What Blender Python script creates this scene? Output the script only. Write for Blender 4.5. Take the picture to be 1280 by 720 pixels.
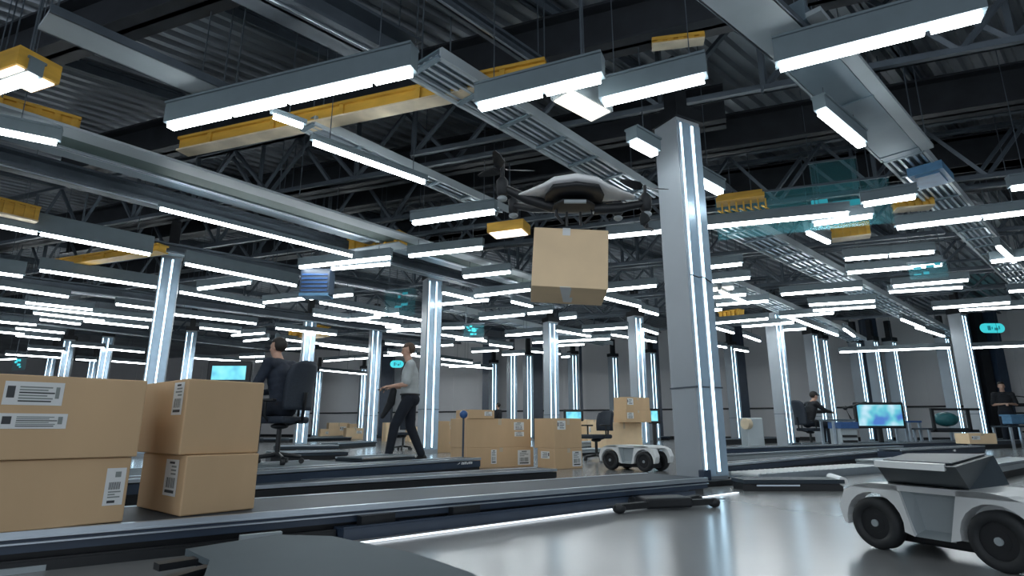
import bpy, bmesh, math, random
from mathutils import Vector, Matrix
random.seed(7)
for o in list(bpy.data.objects): bpy.data.objects.remove(o)
S = bpy.context.scene
C = S.collection
PI = math.pi

# ------------------------------------------------------------------ camera, world, exposure
F, TH, H = 723.0, math.radians(13.6), 0.5
cd = bpy.data.cameras.new('camera'); cam = bpy.data.objects.new('camera', cd); C.objects.link(cam)
cam.location = (0, 0, H); cam.rotation_euler = (PI/2 + TH, 0, 0)
cd.sensor_width = 36; cd.lens = F/1280*36; cd.clip_start = .02; cd.clip_end = 300
S.camera = cam
w = bpy.data.worlds.new('world'); S.world = w; w.use_nodes = True
w.node_tree.nodes['Background'].inputs[0].default_value = (.74, .81, .90, 1)
w.node_tree.nodes['Background'].inputs[1].default_value = .85
S.view_settings.view_transform = 'Standard'; S.view_settings.look = 'None'
S.view_settings.gamma = 1; S.view_settings.use_curve_mapping = False
S.view_settings.exposure = 0.6
TUBE = 12.5

# ------------------------------------------------------------------ measuring helpers
CT, ST = math.cos(TH), math.sin(TH)
def ray(px, py):
    v = 360 - py
    return Vector((px - 640, F*CT - v*ST, F*ST + v*CT))
def at(px, py, z):
    r = ray(px, py); t = (z - H)/r.z
    if t <= 0 or t*r.y > 60: t = 60/r.y
    return Vector((r.x*t, r.y*t, z))
def atD(px, py, D):
    r = ray(px, py); t = D/r.y
    return Vector((r.x*t, D, H + r.z*t))
AA = math.radians(111.2); BA = math.radians(48)
A_ = Vector((math.sin(AA), math.cos(AA), 0)); B_ = Vector((math.sin(BA), math.cos(BA), 0))
UP = Vector((0, 0, 1))
def seg(x1, y1, x2, y2, z, force=None):
    """two points at height z; direction kept parallel to the hall's axes when the reading is poor"""
    p, q = at(x1, y1, z), at(x2, y2, z)
    d = (q - p).normalized()
    best = max((A_, B_), key=lambda k: abs(d.dot(k)))
    if force is not None: best = force
    elif abs(d.dot(best)) > math.cos(math.radians(13)): return p, q
    if d.dot(best) < 0: best = -best
    m = at((x1+x2)/2, (y1+y2)/2, z)
    def hit(px):
        k = (px - 640)
        # x = k*s ; point m + t*best ; project: x/(y*CT+zz*ST) = k/F
        zz = z - H
        a = best.x*F - k*best.y*CT
        b = k*(m.y*CT + zz*ST) - m.x*F
        return m + best*(b/a if abs(a) > 1e-6 else 0)
    return hit(x1), hit(x2)

# ------------------------------------------------------------------ materials
def mat(name, col, rough=.5, metal=0, noise=0, nscale=8, bump=0, emit=None, es=0, spec=.5, dirs=None, trans=0, coat=0):
    m = bpy.data.materials.new(name); m.use_nodes = True
    N, L = m.node_tree.nodes, m.node_tree.links; b = N['Principled BSDF']
    b.inputs['Base Color'].default_value = (*col, 1); b.inputs['Roughness'].default_value = rough
    b.inputs['Metallic'].default_value = metal; b.inputs['Specular IOR Level'].default_value = spec
    if coat: b.inputs['Coat Weight'].default_value = coat
    if noise or bump:
        tc = N.new('ShaderNodeTexCoord'); mp = N.new('ShaderNodeMapping'); L.new(tc.outputs['Object'], mp.inputs[0])
        if dirs: mp.inputs['Scale'].default_value = dirs
        nz = N.new('ShaderNodeTexNoise'); nz.inputs['Scale'].default_value = nscale; nz.inputs['Detail'].default_value = 5
        L.new(mp.outputs[0], nz.inputs[0])
        if noise:
            r = N.new('ShaderNodeValToRGB'); r.color_ramp.elements[0].position = .3; r.color_ramp.elements[1].position = .7
            r.color_ramp.elements[0].color = (*[c*(1-noise) for c in col], 1)
            r.color_ramp.elements[1].color = (*[min(1, c*(1+noise)) for c in col], 1)
            L.new(nz.outputs[0], r.inputs[0]); L.new(r.outputs[0], b.inputs['Base Color'])
        if bump:
            bp = N.new('ShaderNodeBump'); bp.inputs['Strength'].default_value = bump; bp.inputs['Distance'].default_value = .01
            L.new(nz.outputs[0], bp.inputs['Height']); L.new(bp.outputs[0], b.inputs['Normal'])
    if emit:
        b.inputs['Emission Color'].default_value = (*emit, 1); b.inputs['Emission Strength'].default_value = es
    if trans: b.inputs['Alpha'].default_value = 1 - trans
    return m
M = {}
M['floor'] = mat('polished concrete', (.25, .258, .26), .21, noise=.07, nscale=.6, spec=.6)
M['deck'] = mat('ribbed roof steel', (.26, .29, .32), .4, metal=.5, noise=.25, nscale=.8)
M['wall'] = mat('wall paint', (.80, .80, .81), .85, noise=.05, nscale=.5)
M['girder'] = mat('black steel', (.022, .026, .032), .5, noise=.3, nscale=3)
M['truss'] = mat('dark grey steel', (.10, .125, .15), .45, metal=.3, noise=.2, nscale=3)
M['pale'] = mat('pale grey sheet steel', (.40, .46, .49), .5, noise=.08, nscale=2)
M['duct'] = mat('blue grey sheet steel', (.17, .235, .28), .45, metal=.2, noise=.1, nscale=2)
M['green'] = mat('grey green panel', (.10, .15, .14), .6, noise=.1, nscale=2)
M['alu'] = mat('aluminium', (.55, .62, .68), .28, metal=.7, noise=.05)
M['yellow'] = mat('yellow crane steel', (.62, .36, .05), .5, noise=.2, nscale=2.5, dirs=(1, 1, 4))
M['cream'] = mat('pale timber', (.66, .56, .40), .6, noise=.25, nscale=3)
M['cream_panel'] = mat('cream lamp diffuser', (.9, .85, .75), .5, emit=(1, .90, .76), es=1.3)
M['tube'] = mat('lit white tube', (1, 1, 1), .4, emit=(.90, .97, 1.0), es=TUBE)
M['strip'] = mat('lit strip', (1, 1, 1), .4, emit=(.52, .80, 1.0), es=3.2)
M['housing'] = mat('lamp housing', (.15, .195, .22), .5, noise=.04)
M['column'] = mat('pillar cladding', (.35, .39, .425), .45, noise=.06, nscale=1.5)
M['col_strip_glow'] = mat('pillar face with strip glow', (.50, .66, .80), .22, metal=.35, noise=.05)  # light of the LED strips on this face put into its bluish colour
M['black'] = mat('black plastic', (.012, .014, .017), .45, noise=.2)
M['rubber'] = mat('rubber', (.022, .025, .028), .6, noise=.2, nscale=20)
M['navy'] = mat('navy panel', (.035, .055, .09), .35, noise=.1)
M['belt'] = mat('conveyor belt', (.035, .050, .066), .55, noise=.2, nscale=2, spec=.3)
M['greydeck'] = mat('grey platform', (.10, .13, .148), .7, noise=.08, nscale=2, spec=.25)
M['glowline'] = mat('lit floor line', (.9, .95, 1), .4, emit=(.85, .93, 1), es=.9)
M['droneshell'] = mat('bright white shell', (.93, .94, .94), .35)
M['bin'] = mat('dark grey bin', (.05, .068, .082), .5, noise=.08)
M['white'] = mat('white shell', (.84, .87, .87), .35, noise=.03)
M['shellgrey'] = mat('grey shell panel', (.36, .41, .43), .4, noise=.04)
M['card'] = mat('cardboard', (.64, .445, .26), .8, noise=.07, nscale=3, bump=.08, dirs=(1, 1, .3))
M['card2'] = mat('lighter cardboard', (.86, .65, .41), .8, noise=.07, nscale=3, bump=.08)
M['tape'] = mat('packing tape', (.60, .50, .36), .3, noise=.05)
M['label'] = mat('paper label', (.80, .82, .82), .6, noise=.03)
M['ink'] = mat('ink', (.06, .065, .07), .7)
M['ink2'] = mat('grey ink', (.28, .31, .30), .7)
M['skin'] = mat('skin', (.55, .33, .24), .5, noise=.06, nscale=15)
M['hair'] = mat('dark hair', (.02, .016, .013), .6, noise=.3, nscale=40)
M['hairbrown'] = mat('brown hair', (.09, .055, .035), .6, noise=.3, nscale=40)
M['suit'] = mat('navy suit cloth', (.016, .024, .042), .8, noise=.2, nscale=20)
M['suitblack'] = mat('black cloth', (.012, .014, .018), .8, noise=.2, nscale=20)
M['shirt'] = mat('light grey shirt', (.44, .48, .49), .85, noise=.06, nscale=12)
M['trouser'] = mat('dark trouser cloth', (.008, .013, .024), .8, noise=.2, nscale=12)
M['mesh'] = mat('chair fabric', (.018, .027, .042), .7, noise=.2, nscale=60)
M['teal'] = mat('teal glow', (.05, .4, .45), .5, emit=(.05, .62, .68), es=.62)
M['tealdark'] = mat('teal marks', (.02, .2, .25), .5, emit=(.02, .30, .36), es=.35)
M['ghost'] = mat('teal glass', (.10, .40, .46), .15, emit=(.05, .35, .42), es=.02, trans=.88)
M['tealpaint'] = mat('teal paint', (.02, .13, .15), .4, noise=.2)
M['bluebox'] = mat('blue steel box', (.10, .24, .40), .4, noise=.15)
M['bluebin'] = mat('blue plastic', (.03, .10, .28), .4, noise=.15)
M['sack'] = mat('beige cloth', (.50, .45, .34), .9, noise=.15, nscale=6)
def screen_mat(name, c1, c2, c3, es, sc):
    m = bpy.data.materials.new(name); m.use_nodes = True
    N, L = m.node_tree.nodes, m.node_tree.links; b = N['Principled BSDF']
    tc = N.new('ShaderNodeTexCoord'); nz = N.new('ShaderNodeTexNoise'); nz.inputs['Scale'].default_value = sc
    L.new(tc.outputs['Object'], nz.inputs[0]); r = N.new('ShaderNodeValToRGB')
    e = r.color_ramp.elements; e[0].position = .38; e[0].color = (*c1, 1); e[1].position = .66; e[1].color = (*c3, 1)
    x = e.new(.5); x.color = (*c2, 1)
    L.new(nz.outputs[0], r.inputs[0]); L.new(r.outputs[0], b.inputs['Emission Color'])
    b.inputs['Emission Strength'].default_value = es; b.inputs['Base Color'].default_value = (.02, .03, .04, 1)
    return m
M['screen'] = screen_mat('monitor picture', (.05, .14, .42), (.10, .42, .50), (.45, .62, .72), .9, 2.2)
M['screen2'] = screen_mat('cyan monitor picture', (.10, .42, .60), (.16, .62, .75), (.25, .70, .80), .9, 5)

# ------------------------------------------------------------------ mesh building
class MB:
    def __init__(s): s.v = []; s.f = []; s.m = []; s.sm = []
    def add(s, vs, fs, mi=0, smooth=False):
        n = len(s.v); s.v += [Vector(v) for v in vs]
        for f in fs: s.f.append([n+i for i in f]); s.m.append(mi); s.sm.append(smooth)
        return s
    def hexa(s, c, mi=0):            # 8 corners: bottom loop 4, top loop 4 (counter-clockwise seen from above)
        return s.add(c, [(3,2,1,0),(4,5,6,7),(0,1,5,4),(1,2,6,5),(2,3,7,6),(3,0,4,7)], mi)
    def box(s, lo, hi, mi=0, bev=0):
        x0,y0,z0 = lo; x1,y1,z1 = hi
        if not bev:
            return s.hexa([(x0,y0,z0),(x1,y0,z0),(x1,y1,z0),(x0,y1,z0),(x0,y0,z1),(x1,y0,z1),(x1,y1,z1),(x0,y1,z1)], mi)
        bm = bmesh.new(); bmesh.ops.create_cube(bm, size=1)
        for v in bm.verts: v.co = Vector(((x0+x1)/2+v.co.x*(x1-x0), (y0+y1)/2+v.co.y*(y1-y0), (z0+z1)/2+v.co.z*(z1-z0)))
        bmesh.ops.bevel(bm, geom=bm.edges[:]+bm.verts[:], offset=bev, segments=2, affect='EDGES', profile=.5)
        bm.verts.index_update()
        s.add([v.co.copy() for v in bm.verts], [[v.index for v in f.verts] for f in bm.faces], mi); bm.free(); return s
    def bar(s, p, q, wd, ht, mi=0, up=UP, zo=0):       # bar along p-q, centred sideways, top at +ht from p/q + zo
        p, q = Vector(p), Vector(q); d = (q-p).normalized(); sd = d.cross(up)
        if sd.length < 1e-4: sd = Vector((1,0,0))
        sd.normalize(); u = sd.cross(d).normalized(); sd = sd*wd/2
        b0 = u*zo; b1 = u*(zo+ht)
        return s.hexa([p-sd+b0, p+sd+b0, q+sd+b0, q-sd+b0, p-sd+b1, p+sd+b1, q+sd+b1, q-sd+b1], mi)
    def tube(s, pts, r, n=8, mi=0, smooth=True):
        pts = [Vector(p) for p in pts]; rs = r if isinstance(r, (list, tuple)) else [r]*len(pts)
        rings = []
        for i, p in enumerate(pts):
            d = (pts[min(i+1, len(pts)-1)] - pts[max(i-1, 0)]).normalized()
            a = d.cross(UP if abs(d.z) < .95 else Vector((1,0,0))).normalized(); b = d.cross(a)
            rings.append([p + (a*math.cos(2*PI*k/n) + b*math.sin(2*PI*k/n))*rs[i] for k in range(n)])
        vs = [v for rg in rings for v in rg]; fs = []
        for i in range(len(pts)-1):
            for k in range(n): fs.append((i*n+k, i*n+(k+1)%n, (i+1)*n+(k+1)%n, (i+1)*n+k))
        s.add(vs, fs, mi, smooth)
        return s.add(rings[0]+rings[-1], [tuple(range(n))[::-1], tuple(range(n, 2*n))], mi)
    def prism(s, poly, d, mi=0, cap=None):      # closed planar polygon pushed along vector d
        d = Vector(d); n = len(poly); a = [Vector(p) for p in poly]; b = [p+d for p in a]
        s.add(a+b, [tuple(range(n))[::-1], tuple(range(n, 2*n))], mi if cap is None else cap)
        return s.add(a+b, [(i, (i+1) % n, n+(i+1) % n, n+i) for i in range(n)], mi)
    def ell(s, c, r, mi=0, n=16, rot=None):
        vs = []; fs = []; k = n//2
        for i in range(k+1):
            t = PI*i/k
            for j in range(n):
                p = Vector((r[0]*math.sin(t)*math.cos(2*PI*j/n), r[1]*math.sin(t)*math.sin(2*PI*j/n), r[2]*math.cos(t)))
                if rot: p = rot @ p
                vs.append(Vector(c)+p)
        for i in range(k):
            for j in range(n): fs.append((i*n+j, (i+1)*n+j, (i+1)*n+(j+1) % n, i*n+(j+1) % n))
        return s.add(vs, fs, mi, True)
    def cap(s, p, q, r1, r2, n=12):             # tapered capsule, closed
        p, q = Vector(p), Vector(q); d = (q-p); L = d.length; d = d/max(L, 1e-6)
        pts = []; rs = []
        for a in (-88, -60, -30): pts.append(p + d*r1*math.sin(math.radians(a))); rs.append(r1*math.cos(math.radians(a)))
        pts.append(p); rs.append(r1); pts.append(q); rs.append(r2)
        for a in (30, 60, 88): pts.append(q + d*r2*math.sin(math.radians(a))); rs.append(r2*math.cos(math.radians(a)))
        return s.tube(pts, rs, n)
    def build(s, name, mats, parent=None, origin=None, tf=None):
        mats = mats if isinstance(mats, (list, tuple)) else [mats]
        vs = s.v if tf is None else [tf @ v for v in s.v]
        if parent is not None:
            o0 = Vector((0,0,0)); p = parent
            while p is not None: o0 = o0 + p.location; p = p.parent
        elif origin is not None: o0 = Vector(origin)
        else:
            o0 = Vector((sum(v.x for v in vs)/len(vs), sum(v.y for v in vs)/len(vs), min(v.z for v in vs)))
        me = bpy.data.meshes.new(name); me.from_pydata([v-o0 for v in vs], [], s.f)
        for i, k in enumerate(mats): me.materials.append(M[k] if isinstance(k, str) else k)
        for p_, mi, sm in zip(me.polygons, s.m, s.sm): p_.material_index = mi; p_.use_smooth = sm
        bm = bmesh.new(); bm.from_mesh(me); bmesh.ops.recalc_face_normals(bm, faces=bm.faces); bm.to_mesh(me); bm.free()
        ob = bpy.data.objects.new(name, me); C.objects.link(ob)
        if parent is not None: ob.parent = parent
        else: ob.location = o0
        return ob
def tag(o, label, cat, group=None, kind=None):
    if label: o['label'] = label
    if cat: o['category'] = cat
    if group: o['group'] = group
    if kind: o['kind'] = kind
    return o
def thing(name, loc, label, cat, group=None):
    o = bpy.data.objects.new(name, None); C.objects.link(o); o.location = loc; o.empty_display_size = .1
    return tag(o, label, cat, group)
def struct(mb, name, m): o = mb.build(name, m); o['kind'] = 'structure'; return o
def copy_tree(o, parent=None):
    c = o.copy(); C.objects.link(c); c.parent = parent
    for ch in list(o.children): copy_tree(ch, c)
    return c

# ================================================================== THE SETTING
m = MB(); m.add([(-60,-4,0),(50,-4,0),(50,52,0),(-60,52,0)], [(0,1,2,3)]); struct(m, 'floor', 'floor')
# back wall, running parallel to the lamp rows
W0 = Vector((18.4, 22.6, 0))
wn = Vector((-A_.y, A_.x, 0))          # pointing away from the camera
if wn.y < 0: wn = -wn
def wallpt(t, z=0, off=0): return W0 - A_*t - wn*off + UP*z
m = MB(); m.bar(wallpt(-14), wallpt(52), .2, 5.6); 
for t in range(-13, 52, 3): m.bar(wallpt(t, 0, .11), wallpt(t+.03, 0, .11), .02, 5.2)
struct(m, 'wall_back', 'wall')
m = MB(); m.bar(wallpt(-14, 1.28, .16), wallpt(52, 1.28, .16), .06, .07); struct(m, 'trim_1', 'black')
m = MB(); m.bar(wallpt(-14, 0, .13), wallpt(52, 0, .13), .05, .14); struct(m, 'baseboard_back', 'black')
m = MB(); a0 = W0+A_*10; m.bar(a0, a0-wn*26, .2, 5.6); struct(m, 'wall_right', 'wall')
m = MB(); a0 = wallpt(52); m.bar(a0, a0-wn*72, .2, 5.6); struct(m, 'wall_left_blocker', 'wall')  # added to block world light that brightens the far left
# ribbed roof deck: trapezoid corrugation running along B_
ZD = 5.0
m = MB(); O = Vector((0, 0, 0))
vs = []; fs = []; pitch = .22; n = int(112/pitch)
for i in range(n):
    t = -78 + i*pitch
    for k, (dt, dz) in enumerate(((0, 0), (.09, 0), (.12, .06), (.19, .06))):
        p = A_*(t+dt) + UP*(ZD+dz)
        vs += [p - B_*14, p + B_*46]
for i in range(len(vs)//2-1): fs.append((2*i, 2*i+1, 2*i+3, 2*i+2))
m.add(vs, fs); struct(m, 'ceiling', 'deck')

# purlins (along B) and girders (along A)
k = 2
for t in [x*2.6-38 for x in range(26)]:
    m = MB(); p, q = A_*t - B_*9 + UP*4.84, A_*t + B_*34 + UP*4.84
    m.bar(p, q, .09, .03); m.bar(p, q, .02, .14); m.bar(p, q, .09, .02, zo=.13)
    struct(m, 'trim_%d' % k, 'truss'); k += 1
def line_at(px, py, z, l, r, name, mk, mbf, kind='structure'):
    c = at(px, py, z); return mbf(c - A_*l, c + A_*r)
def ibeam(m, p, q, wd, ht, mi=0):
    m.bar(p, q, wd, .03, mi); m.bar(p, q, .03, ht, mi); m.bar(p, q, wd, .03, mi, zo=ht-.03)
GIR = [(800, 55, 9, 9), (90, 62, 9, 5), (900, 190, 14, 12), (1180, 215, 10, 8), (560, 215, 14, 4), (700, 300, 22, 14), (300, 330, 14, 20)]
for (px, py, l, r) in GIR:
    m = MB(); c = at(px, py, 4.3); ibeam(m, c - A_*l, c + A_*r, .28, .5)
    m.bar(c - A_*l, c + A_*r, .05, .45, 0)
    struct(m, 'trim_%d' % k, 'girder'); k += 1

# ================================================================== TRUSSES
def truss(px, py, z, l, r, hh, label, group, bay=1.1, wd=.09):
    c = at(px, py, z); p, q = c - A_*l, c + A_*r
    t = thing('roof_truss', (c.x, c.y, z), label, 'truss', group)
    m = MB(); m.bar(p, q, wd, .05); m.bar(p+B_*.03, q+B_*.03, .03, .09); m.build('lower_chord', 'truss', t)
    m = MB(); m.bar(p, q, wd, .05, zo=hh); m.build('upper_chord', 'truss', t)
    m = MB(); n = max(2, int((l+r)/bay)); L = (q-p)
    for i in range(n):
        a = p + L*(i/n); b = p + L*((i+.5)/n); e = p + L*((i+1)/n)
        m.bar(a+UP*.04, b+UP*hh, .045, .045, up=B_); m.bar(b+UP*hh, e+UP*.04, .045, .045, up=B_)
        if i % 2 == 0: m.bar(a, a+UP*hh, .05, .05, up=B_)
    m.build('web_bracing', 'truss', t)
truss(1180, 72, 3.75, 1.5, 5, 1.0, 'heavy dark steel truss with big diagonals in the upper right corner', None, 1.4)
truss(930, 118, 3.9, 4, 7, .85, 'dark steel truss passing behind the top of the large front pillar', None, 1.4)
truss(450, 225, 3.85, 3.2, 3.0, .9, 'dark truss with crossing diagonals left of the drone rotor', None, 1.3)
truss(250, 262, 3.85, 7, 2.5, .9, 'dark truss above the left lit pillar, left part', None, 1.3)
truss(1180, 230, 3.8, 6, 7, .9, 'dark truss behind the long tube lamp at right edge', None, 1.3)
truss(960, 268, 3.8, 7, 4, .9, 'dark truss above the yellow cage at right of the large pillar', None, 1.3)
truss(600, 285, 3.8, 5, 4, .9, 'dark truss behind the carton hung from the drone', None, 1.3)
truss(330, 300, 3.85, 9, 4, .9, 'dark truss right of the left lit pillar head', None, 1.3)
truss(1150, 300, 3.8, 8, 9, .85, 'dark truss over the paired tube lamps at right', None, 1.3)
truss(700, 340, 3.8, 9, 7, .8, 'dark truss behind the drone carton lower edge', None, 1.3)
truss(1050, 355, 3.8, 8, 10, .8, 'dark truss over the far right workstation', None, 1.3)
truss(250, 350, 3.8, 9, 7, .8, 'dark truss over the left front cartons', None, 1.3)
for (px, py) in ((620, 385), (640, 405), (900, 385), (1050, 400)):
    truss(px, py, 3.8, 14, 12, .75, 'dark far roof truss in the distance over the pillars', 'distant roof trusses', 1.5)

# ================================================================== OVERHEAD RUNS (trays, ducts)
def run(x1, y1, x2, y2, z, wd, ht, style, label, group=None):
    p, q = seg(x1, y1, x2, y2, z)
    nm = {'plate': 'cable_tray', 'ladder': 'cable_tray', 'duct': 'air_duct', 'beam': 'steel_beam', 'split': 'cable_tray'}[style]
    c = (p+q)/2
    t = thing(nm, (c.x, c.y, z), label, {'duct': 'duct', 'beam': 'beam'}.get(style, 'cable tray'), group)
    d = (q-p).normalized(); sd = d.cross(UP).normalized(); L = (q-p).length
    if sd.y > 0: sd = -sd                       # towards the camera
    if style == 'plate':
        m = MB(); m.bar(p, q, wd, .03); m.build('tray_floor', 'pale', t)
        for k_ in (-1, 1): m = MB(); m.bar(p+sd*wd/2*k_, q+sd*wd/2*k_, .02, ht); m.build('side_rail', 'truss', t)
    elif style == 'split':
        m = MB(); m.bar(p+sd*wd*.3, q+sd*wd*.3, wd*.42, .03); m.build('tray_floor', 'pale', t)
        m = MB(); m.bar(p-sd*wd*.18, q-sd*wd*.18, wd*.5, .03, zo=.02); m.build('back_panel', 'green', t)
        m = MB(); m.bar(p-sd*wd*.46, q-sd*wd*.46, .03, .12); m.build('side_rail', 'alu', t)
        m = MB(); m.bar(p-sd*wd*.54, q-sd*wd*.54, .02, .12); m.build('side_rail', 'alu', t)
        m = MB(); m.bar(p-sd*wd*.8, q-sd*wd*.8, wd*.42, ht, zo=.03); m.build('support_channel', 'duct', t)
    elif style == 'duct':
        m = MB(); m.bar(p, q, wd, ht); m.build('duct_body', 'duct', t)
        for i in range(int(L/1.5)+1):
            m = MB(); e = p + d*min(L-.05, i*1.5); m.bar(e, e+d*.04, wd+.02, ht+.02, zo=-.008); m.build('flange', 'duct', t)
        m = MB(); m.bar(p-sd*(wd/2+.02), q-sd*(wd/2+.02), .02, .05); m.build('side_rail', 'pale', t)
        m = MB(); m.bar(p+sd*(wd/2+.06), q+sd*(wd/2+.06), .11, .04); m.build('side_rail', 'pale', t)
    elif style == 'beam':
        m = MB(); ibeam(m, p, q, wd, ht); m.build('beam_body', 'truss', t)
        m = MB(); m.bar(p+sd*wd*.2, q+sd*wd*.2, .015, .02, zo=-.015); m.build('conduit', 'alu', t)
    else:
        for k_ in (-1, 1): m = MB(); m.bar(p+sd*wd/2*k_, q+sd*wd/2*k_, .03, ht); m.build('side_rail', 'pale', t)
        for i in range(int(L/.6)+1):
            m = MB(); e = p + d*min(L, i*.6); m.bar(e - sd*wd/2, e + sd*wd/2, .05, .02); m.build('rung', 'duct', t)
        nc = 5
        for i in range(nc):
            m = MB(); o = sd*wd*(i/(nc-1)-.5)*.75
            m.bar(p+o, q+o, wd*.07, .03, zo=.025 + .01*(i % 2)); m.build('cable', 'alu', t)
        m = MB(); m.bar(p, q, wd*.96, .015, zo=.09); m.build('tray_cover', 'duct', t)
    # hangers
    nh = max(1, int(L/3))
    for i in range(nh+1):
        e = p + (q-p)*(.03 + .94*i/nh)
        for s_ in (-1, 1):
            m = MB(); a = e + sd*s_*(wd/2-.02) + UP*ht*.8; m.bar(a, Vector((a.x, a.y, 5.0)), .01, .01, up=A_)
            m.build('hanger_rod', 'truss', t)
    return p, q
run(54, 26, 290, 128, 3.42, .30, .07, 'plate', 'wide pale grey flat tray near the top left corner')
run(-60, 130, 700, 363, 3.42, .60, .12, 'split', 'long pale and grey green tray crossing the upper left diagonally')
run(-60, 192, 700, 385, 3.42, .30, .2, 'beam', 'long grey beam below the pale tray at left')
run(300, -14, 512, 94, 3.7, .34, .3, 'beam', 'dark beam coming down from the top edge behind the double tube lamp')
run(530, 85, 812, 252, 3.5, .42, .10, 'ladder', 'ladder tray with cables going down to the large front pillar')
run(530, -10, 680, 90, 3.9, .12, .1, 'beam', 'thin beam at top centre above the yellow beam')
run(385, 160, 628, 268, 3.5, .22, .10, 'ladder', 'narrow ladder tray ending at the drone left rotor')
run(80, 272, 520, 392, 3.45, .26, .16, 'beam', 'grey beam running behind the head of the left lit pillar')
run(852, -60, 992, 62, 3.40, .34, .05, 'plate', 'pale flat tray at the top edge before the blue grey duct')
run(975, 38, 1128, 196, 3.45, .36, .16, 'duct', 'big blue grey duct crossing under the upper right lamp')
run(1130, 197, 1300, 378, 3.45, .38, .10, 'ladder', 'wide shiny ladder tray descending to the right edge')
run(905, 278, 1188, 422, 3.45, .52, .12, 'ladder', 'shiny ladder tray descending to the right lit pillar')
run(890, 350, 1073, 427, 3.45, .5, .12, 'ladder', 'ladder tray descending towards the middle right pillars')
run(560, 388, 760, 432, 3.45, .4, .14, 'ladder', 'ladder tray over the pillars behind the mid cartons')
run(0, 345, 420, 415, 3.45, .35, .2, 'beam', 'grey beam low over the left front cartons')
run(0, 400, 330, 437, 3.45, .35, .2, 'beam', 'far grey beam over the left front cartons')
run(400, 395, 640, 443, 3.45, .3, .16, 'beam', 'grey beam over the walking man')

# ================================================================== CEILING LAMPS
def lamp(x1, y1, x2, y2, label, group=None, z=3.15, wd=.068, hh=.12, ends=(), thick=1.0, force=None):
    p, q = seg(x1, y1, x2, y2, z, force); c = (p+q)/2; L = (q-p).length; d = (q-p).normalized()
    wd *= thick*(.74 if c.y > 7.5 else 1)
    t = thing('tube_lamp', (c.x, c.y, z), label, 'lamp', group)
    m = MB(); m.bar(p-d*.03, q+d*.03, wd*1.5, hh, zo=.035); m.bar(p-d*.03, q+d*.03, wd*1.9, .02, zo=.03+hh); m.build('housing', 'housing', t)
    m = MB()
    cuts = [0] + list(ends) + [1]
    for a, b in zip(cuts[:-1], cuts[1:]):
        m.bar(p+(q-p)*a + d*(.02 if a else 0), p+(q-p)*b - d*(.02 if b < 1 else 0), wd, .045, zo=-.01)
    m.build('tube', 'tube', t)
    for f in ((.12, .88) if L > .6 and c.y < 15 else (.5,)):
        m = MB(); e = p+(q-p)*f; m.bar(e+UP*(hh+.04), Vector((e.x, e.y, 5.0)), .007, .007, up=d)
        m.build('hanger_rod', 'truss', t)
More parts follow.
